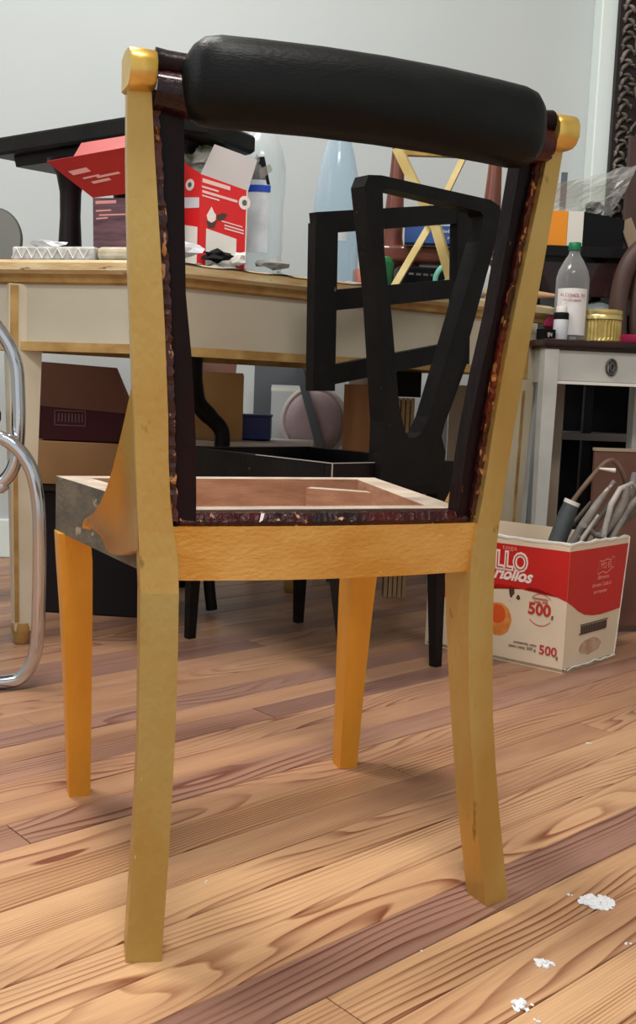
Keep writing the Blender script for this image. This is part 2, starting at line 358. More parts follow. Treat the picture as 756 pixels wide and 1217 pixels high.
# ------------------------------------------------------------------ the gilded chair (local: x right, y to the chair front, z up)
def gilded_chair():
    T = thing('dining_chair', 'gilded chair frame with black padded top roll and empty seat, nearest on the plank floor', 'chair', (.0324, .9947, 0), math.atan2(.366, .93))
    def vz(z): return .05-.043*max(0, (z-.41)/.43)**1.3 if z > .41 else .05-.043*((.41-z)/.41)**1.8
    def interp(tab, z):
        if z <= tab[0][0]: return tab[0][1:]
        for a, b in zip(tab, tab[1:]):
            if z <= b[0]:
                t = (z-a[0])/(b[0]-a[0]); return [a[i]+(b[i]-a[i])*t for i in range(1, len(a))]
        return tab[-1][1:]
    legt = [(0, .178, .2125), (.10, .169, .204), (.19, .163, .198), (.27, .1595, .1965), (.35, .159, .196), (.40, .161, .198), (.415, .167, .199), (.47, .172, .203), (.52, .1745, .206), (.60, .181, .212), (.67, .188, .217), (.74, .196, .221), (.81, .203, .2235)]
    dkt = [(.415, .142, .168), (.44, .1425, .1695), (.507, .146, .1735), (.578, .1535, .1795), (.634, .1618, .1845), (.715, .1672, .193), (.80, .172, .2025)]
    th = math.radians(17)
    def section(sg, ui, uo, v0, d, z, rec=0.):
        # rotated outward about the middle of the back face
        um = (ui+uo)/2; w = (uo-ui)/2; c, s = math.cos(th), math.sin(th)
        pts = []
        for a, b in ((-w, 0), (w, 0), (w, d), (-w, d)):
            a2 = a*c*1.0; pts.append((sg*(um+a2-(b+rec)*s*.45), v0+a*s*.8+(b+rec), z))
        return pts if sg > 0 else pts[::-1]
    for sg in (-1, 1):
        bm = bmesh.new(); rings = []
        zs = [0, .03, .06, .1, .15, .2, .25, .3, .35, .385, .41, .44, .48, .52, .56, .6, .65, .7, .75, .805]
        for z in zs:
            ui, uo = interp(legt, z); d = .034+.012*math.exp(-((z-.39)/.12)**2)
            rings.append(section(sg, ui, uo, vz(z)-.004, d, z))
        loft(bm, rings)
        o = from_bm('leg', bm, [gold, gold_dull], T, bevel=.0022, seg=2)
        if sg < 0:
            o['label'] = 'gilded back leg, tarnished olive below the seat'
            for p in o.data.polygons:
                if p.center.z < .355: p.material_index = 1
        bm = bmesh.new(); rings = []
        for i in range(15):
            z = .415+.385*i/14; ui, uo = interp(dkt, z)
            rings.append(section(sg, ui+(.003 if sg > 0 else 0), uo-.006, vz(z)+.001, .019, z))
        loft(bm, rings); from_bm('stile', bm, dark_stile, T, bevel=.0018)
        # chipped rebate between gilding and the dark stile
        bm = bmesh.new(); rings = []; rnd = random.Random(5+sg)
        for i in range(90):
            z = .42+.385*i/89; ui, uo = interp(dkt, z); j = rnd.uniform(-.0012, .0012)
            rings.append(section(sg, uo-.0075+j, uo+.0005, vz(z)-.0015+rnd.uniform(-.001, .0012), .022, z))
        loft(bm, rings); from_bm('chipped_edge', bm, maroon_edge, T)['label'] = 'chipped maroon strip along the gilded post'
        # scrolled gilt cap
        bm = bmesh.new(); prof = []
        for v, z in ((.028, .802), (.028, .831), (.015, .8345), (-.002, .8345), (-.011, .831), (-.0155, .823), (-.015, .811), (-.010, .804), (-.004, .801), (.004, .801)): prof.append((v, z))
        rings = []
        for u in (.2015, .204, .2225, .225):
            k = 0. if u in (.204, .2225) else .0018
            cv = .005; cz = .82
            rings.append([(sg*u, cv+(v-cv)*(1-k*30), cz+(z-cz)*(1-k*40)) for v, z in prof])
        loft(bm, rings); o = from_bm('cap', bm, gold_cap, T, smooth=True); o['label'] = 'bright gold scrolled cap on the back post'
        # tenon between cap and roll
        bm = bmesh.new()
        add_tube(bm, [(sg*.201, .004, .826), (sg*.19, .003, .8255), (sg*.165, -.002, .824)], [.0125, .0115, .011], 16)
        from_bm('tenon', bm, dark_stile, T, smooth=True)
        bm = bmesh.new()
        add_tube(bm, [(sg*.1995, .006, .805), (sg*.178, .004, .803), (sg*.16, .003, .80)], [.017, .019, .02], 12)
        from_bm('joint_block', bm, maroon, T, smooth=True)
    # wings (curved brackets between back posts and seat sides)
    wing = [(.056, .200, .572, .392), (.066, .2045, .545, .389), (.078, .208, .515, .387), (.091, .211, .490, .384), (.104, .2140, .466, .381), (.118, .2170, .446, .378), (.138, .220, .428, .373), (.16, .2225, .4155, .370), (.185, .2240, .408, .367), (.205, .2250, .403, .368), (.218, .2255, .397, .374), (.222, .2255, .390, .383)]
    for sg in (-1, 1):
        bm = bmesh.new(); rings = []
        for v, uo, z, b in wing:
            side = .168+.0585*(v-.078)/.367 if v > .078 else .176
            ub = min(uo, .197+(v-.0465)*.03); h = z-b
            rings.append([(sg*side, v, b), (sg*ub, v, b)]+[(sg*(ub+(uo-ub)*t**1.6), v, b+h*t) for t in (.2, .4, .6, .8, 1.)]+[(sg*side, v, z)])
        loft(bm, rings); o = from_bm('wing_bracket', bm, gold_polish, T, smooth=True)
        o['label'] = 'curved gilt wing joining post to seat side'
    # gilt back rail, bowed
    bm = bmesh.new(); rings = []
    for i in range(15):
        u = -.1665+.333*i/14; b = .010*(1-(u/.1665)**2); v = .047-b
        rings.append([(u, v, .3625-.0015*(1-(u/.17)**2)), (u, v, .4148), (u, v+.022, .4148), (u, v+.022, .3625)])
    loft(bm, rings); from_bm('back_rail', bm, gold_rail, T, bevel=.0014)
    bm = bmesh.new(); rings = []; rnd = random.Random(9)
    for i in range(90):
        u = -.158+.316*i/89; b = .010*(1-(u/.1665)**2); v = .0515-b+rnd.uniform(-.0008, .0008); z = .4275
        rings.append([(u, v, .4146), (u, v-.001, .4195+rnd.uniform(-.001, .001)), (u, v+.004, z+rnd.uniform(-.0006, .0006)), (u, v+.014, z), (u, v+.014, .4146)])
    loft(bm, rings); from_bm('rebate_strip', bm, maroon, T)['label'] = 'chipped maroon strip on top of the back rail'
    box('inner_rail', (0, .0685, .40), (.325, .016, .054), black_wood, T, bevel=.002)
    # drop-in seat frame of raw wood
    oc = [(-.167, .078), (.167, .078), (.2265, .445), (-.2265, .445)]; t = .03
    ic = [(-.134, .104), (.134, .104), (.186, .415), (-.186, .415)]
    names = ('seat_rail',)*4
    for i in range(4):
        a, b = oc[i], oc[(i+1) % 4]; c, d = ic[(i+1) % 4], ic[i]
        bm = bmesh.new(); zb_ = .356 if i != 0 else .385
        loft(bm, [[(p[0], p[1], zb_) for p in (a, b, c, d)], [(p[0], p[1], .4275) for p in (a, b, c, d)]])
        for f in bm.faces: f.material_index = 0
        o = from_bm(names[i], bm, [raw, raw_top, raw_side], T, bevel=.0012, seg=1)
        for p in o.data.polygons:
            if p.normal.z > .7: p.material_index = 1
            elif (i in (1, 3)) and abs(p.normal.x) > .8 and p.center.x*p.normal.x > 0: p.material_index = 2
    for a, b in (((.110, .405), (.184, .340)), ((-.11, .408), (-.175, .345))):
        bm = bmesh.new(); bar(bm, (a[0], a[1], .392), (b[0], b[1], .392), .05, .022, (-(b[1]-a[1]), b[0]-a[0], 0))
        o = from_bm('corner_brace', bm, [raw, raw_top], T, bevel=.001, seg=1)
        for p in o.data.polygons:
            if p.normal.z > .7: p.material_index = 1
    # front legs
    for sg in (-1, 1):
        bm = bmesh.new(); rings = []
        for z, a, b, v0, v1 in ((0, .181, .2085, .421, .449), (.12, .1815, .213, .418, .452), (.25, .1825, .2195, .413, .456), (.32, .184, .2245, .409, .458), (.357, .188, .228, .405, .446)):
            rings.append([(sg*a, v0, z), (sg*b, v0, z), (sg*b, v1, z), (sg*a, v1, z)])
        loft(bm, rings); o = from_bm('leg', bm, gold_leg, T, bevel=.002); o['label'] = 'tapered orange gold front leg'
    # black roll
    bm = bmesh.new(); rings = []; n = 40
    us = [-.1805, -.1795, -.1765, -.171, -.163, -.15, -.12, -.06, 0, .06, .12, .15, .163, .171, .1765, .1795, .1805]
    for u in us:
        e = max(0, (abs(u)-.15)/.0305); k = math.sqrt(max(0, 1-e**2.6)) if e < 1 else 0; k = max(k, .12)
        b = 1-(u/.18)**2; cz = .8105+.004*b; cv = -.010-.012*b; ring = []
        for j in range(n):
            a = 2*PI*j/n; ca, sa = math.cos(a), math.sin(a)
            x = abs(ca)**.8*(1 if ca > 0 else -1); y = abs(sa)**.85*(1 if sa > 0 else -1)
            ring.append((u, cv+.033*k*x, cz+.0375*k*y))
        rings.append(ring)
    loft(bm, rings); o = from_bm('top_roll', bm, black_pad, T, smooth=True); o['label'] = 'thick matte black padded roll along the top'
    box('top_rail', (0, .010, .802), (.34, .018, .03), black_wood, T, bevel=.003)
gilded_chair()

# ------------------------------------------------------------------ cream work table
def table():
    P0 = Vector((-.318, 1.985)); P2 = Vector((.575, 2.64)); P1 = Vector((-.76, 2.10)); B1 = Vector((.06, 2.90))
    T = thing('work_table', 'long cream painted table with gilt mouldings and worn wooden edge along the wall', 'table', (0, 2.45, 0))
    def L(p, z): return (p[0], p[1]-2.45, z)
    poly = [P1, P0, P2, B1]; c = sum(poly, Vector((0, 0)))/4
    def inset(d):
        out = []
        for i in range(4):
            a, b, n = poly[i-1], poly[i], poly[(i+1) % 4]
            e1 = (b-a).normalized(); e2 = (n-b).normalized(); n1 = Vector((-e1.y, e1.x)); n2 = Vector((-e2.y, e2.x))
            k = d/(1+n1.dot(n2)); out.append(b+(n1+n2)*k)
        return out
    bm = bmesh.new(); loft(bm, [[L(p, z) for p in inset(i)] for i, z in ((.004, .757), (-.004, .764), (-.004, .778), (.004, .784))])
    o = from_bm('tabletop', bm, [edge_wood, top_grey], T)
    for p in o.data.polygons:
        if p.normal.z > .9: p.material_index = 1
    bm = bmesh.new(); loft(bm, [[L(p, z) for p in inset(i)] for i, z in ((.020, .738), (.012, .742), (.010, .750), (.005, .7575))])
    from_bm('moulding', bm, gilt, T)
    q = inset(.03)
    for i in range(4):
        a, b = q[i], q[(i+1) % 4]; d = (b-a).normalized(); a2 = a+d*.045; b2 = b-d*.045; n = Vector((d.y, -d.x))
        bm = bmesh.new(); bar(bm, L((a2+b2)/2-d*((b2-a2).length/2), .683), L(b2, .683), .115, .018, (n.x, n.y, 0)); from_bm('apron', bm, cream, T)
        bm = bmesh.new(); bar(bm, L(a2+n*.006, .6165), L(b2+n*.006, .6165), .018, .022, (n.x, n.y, 0)); from_bm('bead', bm, gilt, T, bevel=.004)
    for idx, base in enumerate((Vector((-.612, 2.107)), q[1]+Vector((.0, .02)), Vector((.487, 2.615)), Vector((.112, 2.745)))):
        ang = .45 if idx == 0 else math.atan2(-.115, .442) if idx == 1 else math.atan2(.615, .89)
        R = rz(ang); bm = bmesh.new(); rings = []
        for z, w in ((.03, .0165), (.05, .018), (.3, .024), (.56, .031), (.60, .032), (.738, .032)):
            rings.append([Vector(L(base, z))+R @ Vector((a*w, b*w, 0)) for a, b in ((-1, -1), (1, -1), (1, 1), (-1, 1))])
        loft(bm, rings); lg = from_bm('leg', bm, cream_leg, T, bevel=.002)
        bm = bmesh.new(); add_lathe(bm, L(base, 0), [(.013, 0), (.017, .006), (.017, .018), (.020, .024), (.022, .034), (.021, .046)], 16)
        from_bm('foot', bm, gilt, lg, smooth=True)
        bm = bmesh.new()
        for s in (-1, 1):
            f0 = Vector(L(base, .05))+R @ Vector((0, -.0185, 0)); f1 = Vector(L(base, .735))+R @ Vector((0, -.0325, 0))
        e = -.7 if idx == 0 else -.1
        m0 = Vector(L(base, .05))+R @ Vector((.018*e, -.0185, 0)); m1 = Vector(L(base, .57))+R @ Vector((.031*e, -.0315, 0)); m2 = Vector(L(base, .735))+R @ Vector((.032*e, -.0325, 0)); m15 = Vector(L(base, .60))+R @ Vector((.032*e, -.0325, 0))
        nn = R @ Vector((0, -1, 0)); bar(bm, m0, m1, .009, .003, nn); bar(bm, m15, m2, .016, .003, nn)
        from_bm('gilt_stripe', bm, gilt, lg)
table()

# ------------------------------------------------------------------ white side table
def side_table():
    a = .16; T = thing('side_table', 'small white side table with dark top and round drawer pull beside the long table', 'table', (.530, 2.49, 0), a)
    W, D = .35, .20
    box('tabletop', (W/2, D/2, .6875), (W+.01, D, .016), dark_top, T, bevel=.004)
    box('moulding', (W/2, D/2, .676), (W-.008, D-.02, .008), dark_top, T, bevel=.002)
    for x, y in ((.022, .03), (W-.022, .03), (.022, D-.03), (W-.022, D-.03)):
        bm = bmesh.new(); loft(bm, [[(x+i*w, y+j*w, z) for i, j in ((-1, -1), (1, -1), (1, 1), (-1, 1))] for z, w in ((0, .012), (.55, .0175), (.672, .0175))])
        from_bm('leg', bm, white_paint, T, bevel=.002)
    box('apron', (W/2, D-.03, .632), (W-.08, .016, .08), white_paint, T)
    for x in (.022, W-.022): box('apron', (x, D/2, .632), (.016, D-.095, .08), white_paint, T)
    d = box('drawer', (W/2, .03, .634), (W-.082, .02, .074), white_paint, T, bevel=.002)
    box('drawer_rail', (W/2, .028, .593), (W-.08, .02, .007), M('rail_white', (226, 222, 214), .5), T)
    bm = bmesh.new(); x = .178
    add_tube(bm, [(x+.013*math.cos(t), .017, .634+.019*math.sin(t)) for t in [2*PI*k/20 for k in range(21)]], .0028, 8)
    add_tube(bm, [(x+.005*math.cos(t), .014, .634+.009*math.sin(t)) for t in [2*PI*k/14 for k in range(15)]], .0026, 8)
    add_box(bm, (x, .0185, .634), (.01, .004, .03))
    from_bm('drawer_pull', bm, M('tarnished_silver', (92, 90, 86), .35, .7), d, smooth=True)
side_table()

# ------------------------------------------------------------------ black chair with V-shaped back
def black_chair():
    ang = math.atan2(.207, .246); T = thing('dining_chair', 'black chair with open V-shaped back and hollow seat standing before the long table', 'chair', (.0225, 1.857, 0), ang)
    def P(p, d): return (p[0], d, p[1])
    # back: outer contour with an inner V opening, built as one ring
    outer = [(.012, .905), (.02, .925), (.05, .929), (.34, .929), (.368, .921), (.374, .905), (.362, .84), (.3165, .667), (.272, .52), (.262, .47), (.2765, .44), (.2765, .375), (.105, .375), (.105, .44), (.1014, .4986), (.0583, .7263)]
    inner = [(.056, .901), (.062, .908), (.08, .909), (.20, .907), (.315, .903), (.323, .897), (.321, .85), (.2684, .6641), (.2212, .5081), (.205, .478), (.19, .468), (.172, .468), (.16, .48), (.1384, .5307), (.1028, .6844), (.0703, .8023)]
    def lean(p, d): return (p[0], d-.05*(p[1]-.42), p[1])
    bm = bmesh.new(); rings = []
    for dd, s in ((-.018, .0), (.018, .0)):
        rings.append([bm.verts.new(lean(p, dd)) for p in outer]); rings.append([bm.verts.new(lean(p, dd)) for p in inner])
    n = len(outer); oF, iF, oB, iB = rings
    for i in range(n):
        j = (i+1) % n
        bm.faces.new((oF[i], oF[j], iF[j], iF[i])); bm.faces.new((oB[i], iB[i], iB[j], oB[j]))
        bm.faces.new((oF[i], oB[i], oB[j], oF[j])); bm.faces.new((iF[i], iF[j], iB[j], iB[i]))
    from_bm('backrest', bm, black_wood, T, bevel=.005, seg=3)
    # seat: hollow box frame
    S = [(0, 0), (.322, 0), (.322, .46), (-.02, .46)]
    for i in range(4):
        a = Vector(S[i]); b = Vector(S[(i+1) % 4]); d = (b-a).normalized(); nn = Vector((-d.y, d.x))
        bm = bmesh.new(); bar(bm, (*(a+nn*.011+d*.0), .388), (*(b+nn*.011-d*.022), .388), .064, .022, (nn.x, nn.y, 0)); from_bm('seat_rail', bm, brown_black if i == 0 else black_wood, T, bevel=.003)
    bm = bmesh.new(); bar(bm, (.001, .0, .4203), (-.009, .22, .4203), .0035, .001, (0, 0, 1)); bar(bm, (.0, .001, .4203), (.12, .001, .4203), .003, .001, (0, 0, 1)); bar(bm, (.0, -.0005, .42), (.0, -.0005, .375), .0025, .001, (0, 1, 0)); o = from_bm('worn_edge', bm, M('worn_pale_edge', (176, 170, 164), .6), T); o['kind'] = 'stuff'
    box('seat_panel', (.155, .23, .368), (.29, .42, .012), black_m, T)
    for x, y, sx, sy, dx, dy in ((.02, .02, .0, .0, .01, .06), (.30, .02, .0, .0, .0, .02), (.295, .44, 0, 0, .01, -.015), (.0, .44, 0, 0, 0, -.015)):
        bm = bmesh.new(); loft(bm, [[(x+i*w+k*dx, y+j*w-k*dy, z) for i, j in ((-1, -1), (1, -1), (1, 1), (-1, 1))] for z, w, k in ((0, .009, 1), (.36, .017, 0), (.40, .017, 0))])
        from_bm('leg', bm, black_wood, T, bevel=.002)
black_chair()

# leaning black ladder frame
def ladder_frame():
    d = Vector((1.125, 1, 0)).normalized(); n = Vector((d.y, -d.x, 0)); o = Vector((.012, 2.0, 0))+n*(-.035)
    T = thing('ladder_frame', 'black ladder frame with two openings, tilted behind the V-shaped back', 'frame', (.30, 2.23, .42))
    def W(s, z): s += .020; return Vector((o.x+d.x*s, o.y+d.y*s, z))-Vector((.30, 2.23, .42))
    bm = bmesh.new(); bar(bm, W(-.020, .868), W(-.011, .550), .058, .022, n); from_bm('stile', bm, black_wood, T, bevel=.003)
    bm = bmesh.new(); bar(bm, W(.376, .950), W(.396, .62), .046, .022, n); bar(bm, W(.396, .63), W(.300, .425), .034, .021, n); from_bm('stile', bm, black_wood, T, bevel=.003)
    for a, b, w in ((W(-.045, .8665), W(.37, .942), .040), (W(.0, .7255), W(.37, .783), .040), (W(.0, .580), W(.38, .650), .038)):
        bm = bmesh.new(); bar(bm, a, b, w, .02, n); from_bm('rail', bm, black_wood, T, bevel=.003)
ladder_frame()

# ------------------------------------------------------------------ printed carton with old rods
def carton():
    C = Vector((.507, 2.03, 0)); a = Vector((-.78, .62, 0)).normalized(); b = Vector((.69, .72, 0)).normalized(); H = .262; LA, LB = .325, .212
    T = thing('cardboard_box', 'open red and cream printed carton marked 500g on the floor', 'box', C)
    z = Vector((0, 0, 1)); t = .005; na = -b; nb = -a   # outward normals (approx.)
    na = Vector((a.y, -a.x, 0)); nb = Vector((b.y, -b.x, 0))
    if na.dot(b) > 0: na = -na
    if nb.dot(a) > 0: nb = -nb
    fl = .030   # the right side flares at the top
    def FA(s, h, d=0.): return a*s+z*h+na*d
    def FB(s, h, d=0.): return b*(s*(1+.16*h/H))+z*h+nb*d
    def panel(name, f, L, m, h0=0, h1=H):
        bm = bmesh.new(); ps = [f(0, h0), f(L, h0), f(L, h1), f(0, h1)]; qs = [f(0, h0, -t), f(L, h0, -t), f(L, h1, -t), f(0, h1, -t)]
        loft(bm, [ps, qs]); return from_bm(name, bm, m, T)
    panel('side_panel', FA, LA, box_cream); panel('side_panel', FB, LB, box_cream)
    o1 = b*LB*1.08; panel('side_panel', lambda s, h, d=0: FA(s, h, d)+b*(LB*(1+.16*h/H)), LA, box_cream)
    panel('side_panel', lambda s, h, d=0: FB(s, h, d)+a*LA, LB, box_cream)
    bm = bmesh.new(); loft(bm, [[FA(0, .002), FA(LA, .002), FA(LA, .002)+b*LB, b*LB+z*.002], [FA(0, .008), FA(LA, .008), FA(LA, .008)+b*LB, b*LB+z*.008]]); from_bm('bottom_panel', bm, card, T)
    def decal(name, f, pts, m, off=.0004, label=None):
        bm = bmesh.new(); add_poly(bm, pts, lambda p, d: f(p[0], p[1], d), off, off+.0003); o = from_bm(name, bm, m, T)
        if label: o['label'] = label
        return o
    import math as mm
    bot = [(0, .1475), (.02, .1535), (.045, .1605), (.065, .1645), (.082, .1655), (.090, .1625), (.094, .158), (.10, .159)]
    bot += [(.10+.225*k/10, .159+.010*mm.sin(PI*k/10)-.075*(k/10)**2) for k in range(1, 11)]
    decal('red_print', FA, [(0, .2495), (LA, .2475)]+bot[::-1], red_ink, label='red printed band')
    bb = [(s*.0, 0) for s in ()]
    bb = [(0, .1475), (.02, .137), (.045, .122), (.07, .112), (.10, .1065), (.13, .1045), (.165, .1055), (LB, .108)]
    decal('red_print', FB, [(0, .2495), (LB, .2485)]+bb[::-1], red_ink, label='red printed band')
    # white arch line under the script
    def arc(f, pts, w, m, name='printed_line'):
        bm = bmesh.new()
        for p, q in zip(pts, pts[1:]): add_poly(bm, [p, q, (q[0], q[1]-w), (p[0], p[1]-w)], lambda u, d: f(u[0], u[1], d), .0009, .0011)
        from_bm(name, bm, m, T)
    arc(FA, [(.088+.06*k/10, .172+.010*mm.sin(PI*(k/10*.75+.1))) for k in range(11)], .0025, white_ink)
    # lettering, left face (reads from far end to the corner)
    up = z; xa = -a
    def ta(body, size, s, h, m, **k): return text(body, size, tuple(FA(s, h, .0012)), xa, m, T, **k)
    ta('LLO', .052, .128, .1965, white_ink, bold=.003, sx=.80); ta('LLO', .052, .128, .1965, red_ink, bold=-.0012, sx=.80, name='lettering').location = na*.0009
    ta('riollos', .036, .1245, .1745, white_ink, shear=.35, bold=.0010, sx=.95)
    ta('toga', .014, .134, .2375, pink_ink, sx=1.4)
    cx, ch = .056, .118
    ta('500', .034, .0585, .1115, red_txt, bold=.0010); ta('g', .012, .029, .109, dk_txt)
    ta('contenido', .0085, .058, .1425, red_txt); ta('neto 500', .0085, .056, .1355, red_txt)
    arc(FA, [(cx+.030*mm.cos(t), ch+.004+.034*mm.sin(t)) for t in [PI*(.25+.5*k/10) for k in range(11)]], .0012, red_txt)
    arc(FA, [(cx+.030*mm.cos(t), ch+.002-.030*mm.sin(t)) for t in [PI*(.22+.56*k/10) for k in range(11)]], .0014, red_txt)
    ta('500', .027, .034, .0315, red_txt, bold=.0004); ta('g', .011, .0135, .0275, grey_txt)
    ta('contenido neto', .0085, .086, .044, grey_txt); ta('peso neto 500 g', .0095, .092, .0345, grey_txt)
    def blob(f, cx, cz, rx, rz_, n=18, j=.0, sd=1):
        r = random.Random(sd); return [(cx+rx*mm.cos(2*PI*k/n)*(1+r.uniform(-j, j)), cz+rz_*mm.sin(2*PI*k/n)*(1+r.uniform(-j, j))) for k in range(n)]
    decal('biscuit_picture', FA, blob(FA, .151, .088, .030, .036, j=.05), amber, .0004)
    decal('biscuit_filling', FA, blob(FA, .152, .099, .017, .020, j=.08, sd=3), deep_orange, .0008)
    decal('dark_mark', FA, blob(FA, .1235, .151, .006, .011, j=.3, sd=5), dk_txt); decal('dark_mark', FA, blob(FA, .108, .140, .004, .005, j=.3, sd=6), dk_txt)
    # right face
    def tb(body, size, s, h, m, **k): return text(body, size, tuple(FB(s, h, .0012)), b, m, T, **k)
    fr = [(.103, .195), (.107, .222), (.118, .219), (.135, .223), (.150, .219), (.156, .227), (.163, .222), (.164, .204), (.150, .199), (.137, .193), (.122, .198), (.109, .194)]
    arc(FB, fr+[fr[0]], .0022, pink_ink)
    tb('YO EL', .019, .134, .2025, pink_ink)
    tb('alimentos', .0125, .127, .181, pink_ink); tb('alimento. Cuida el', .0115, .1235, .166, pink_ink, sx=.95); tb('su empaque', .0115, .121, .152, pink_ink)
    bm = bmesh.new()
    for k in range(11): add_box(bm, tuple(FB(.062+.0095*k, .0815, .0007)), (.0045, .0045, .015))
    from_bm('stamp', bm, dk_txt, T)
    arc(FB, [(.056, .0925), (.165, .0925)], .002, dk_txt, 'stamp_line'); arc(FB, [(.054, .0735), (.160, .0735)], .0025, dk_txt, 'stamp_line')
    decal('faded_stamp', FB, blob(FB, .105, .042, .045, .017, j=.2, sd=9), tan_txt)
    # torn white edges
    bm = bmesh.new(); r = random.Random(2)
    add_tube(bm, [FB(LB*(k/14), .004+r.uniform(0, .006), .002+r.uniform(0, .003)) for k in range(15)], [.0010+r.uniform(0, .0014) for k in range(15)], 6)
    add_tube(bm, [FB(LB*.997, .262*k/12, .001) for k in range(13)], [.0008+r.uniform(0, .0010) for k in range(13)], 6)
    from_bm('torn_edge', bm, white_card, T)
    bm = bmesh.new()
    add_tube(bm, [FA(LA*(k/16), H+r.uniform(-.001, .002), -.002) for k in range(17)], [.003+r.uniform(0, .0012) for k in range(17)], 6)
    add_tube(bm, [FB(LB*(k/12), H+r.uniform(-.001, .003), -.002) for k in range(13)], [.003+r.uniform(0, .0016) for k in range(13)], 6)
    from_bm('rim', bm, white_card, T)
carton()
def rods():
    def rod(label, pts, r, m, n=10, name='rod', **kw):
        p0 = Vector(pts[0]); T = tag(tube(name, [Vector(p)-p0 for p in pts], r, m, None, n), label, 'rod', 'old rods standing in the printed carton'); T.location = p0; return T
    # caulking-gun like tool: slate handle, pale ring, thin brown rod
    T = thing('hand_tool', 'slate grey cylinder tool with pale ring and bent brown rod leaning in the printed carton', 'tool', (.497, 2.19, .02))
    L = lambda p: Vector(p)-Vector((.497, 2.19, .02))
    tube('handle', [L((.484, 2.19, .14)), L((.503, 2.19, .20)), L((.518, 2.19, .25)), L((.5365, 2.20, .305)), L((.545, 2.20, .33))], [.019, .0195, .0195, .0185, .0165], slate, T, 20)
    tube('ring', [L((.544, 2.20, .328)), L((.547, 2.20, .336))], .0175, white_card, T, 20)
    tube('bent_rod', [L(p) for p in curve_pts([(.545, 2.20, .332), (.565, 2.2, .362), (.59, 2.2, .396), (.612, 2.2, .421), (.632, 2.205, .424), (.652, 2.21, .400), (.668, 2.22, .362), (.672, 2.22, .32)])], .0052, M('rusty_rod', (122, 98, 80), .6, 0, (86, 66, 56), 20), T)
    tube('wing_nut', [L((.598, 2.195, .408)), L((.632, 2.195, .405))], [.002, .005], white_card, T, 8)
    def J(a, b, k): return [a+(b-a)*i/k for i in range(k+1)]
    data = [
        ('pale straight rod with knob end in the middle of the printed carton', [(.512, 2.15, .16), (.535, 2.16, .235), (.566, 2.17, .29), (.598, 2.18, .338), (.62, 2.18, .372), (.628, 2.18, .384)], [.007, .009, .0095, .008, .004, .005], dusty),
        ('dark jointed rod second from the right in the printed carton', [(.552, 2.19, .18), (.575, 2.19, .262), (.60, 2.19, .298), (.625, 2.19, .333), (.648, 2.2, .362)], [.008, .010, .0065, .0075, .003], dusty_dk),
        ('thick pale rod with socket end at the right of the printed carton', [(.575, 2.18, .18), (.605, 2.18, .262), (.635, 2.18, .305), (.652, 2.18, .345), (.655, 2.18, .375)], [.010, .011, .012, .010, .009], dusty),
        ('short dusty rod lying low across the printed carton', [(.56, 2.14, .29), (.585, 2.15, .272), (.61, 2.16, .262)], [.006, .006, .007], dusty),
        ('rightmost pale bent rod rising out of the printed carton', [(.62, 2.21, .2), (.64, 2.215, .275), (.665, 2.22, .325), (.68, 2.22, .372), (.684, 2.225, .40)], [.008, .009, .011, .009, .007], dusty),
        ('thin dark rod low against the printed carton back', [(.53, 2.25, .2), (.56, 2.25, .275), (.6, 2.25, .33)], [.006, .005, .004], dusty_dk),
        ('brown dusty stick lying along the carton rim', [(.60, 2.20, .255), (.66, 2.21, .29), (.71, 2.22, .33)], [.006, .007, .006], dusty_dk),
        ('whitish bent tube arching over the others in the printed carton', [(.60, 2.16, .2), (.612, 2.165, .29), (.622, 2.17, .335), (.640, 2.175, .368), (.665, 2.18, .380), (.688, 2.19, .36)], [.006, .006, .0065, .006, .005, .0045], M('whitish_rod', (188, 184, 176), .5, 0, (140, 134, 128), 30)),
        ('thin pale stick leaning over the front corner of the printed carton', [(.535, 2.11, .22), (.552, 2.115, .268), (.585, 2.13, .315)], [.004, .0045, .003], M('whitish_rod', (0, 0, 0))),
        ('slim grey rod between the thick pale rod and the carton corner', [(.6, 2.17, .2), (.632, 2.17, .27), (.668, 2.18, .335), (.692, 2.19, .36)], [.007, .006, .008, .004], dusty)]
    for lab, pts, r, m in data: rod(lab, pts, r, m)
rods()
T = thing('plywood_sheet', 'brown wooden sheet standing behind the printed carton at the right edge', 'board', (.715, 2.43, 0), .12)
box('front_panel', (.06, 0, .225), (.26, .014, .42), M('brown_panel', (110, 74, 60), .6, 0, (90, 58, 48), 6), T, bevel=.002)
box('top_edge', (.06, 0, .4385), (.262, .018, .007), beige, T)

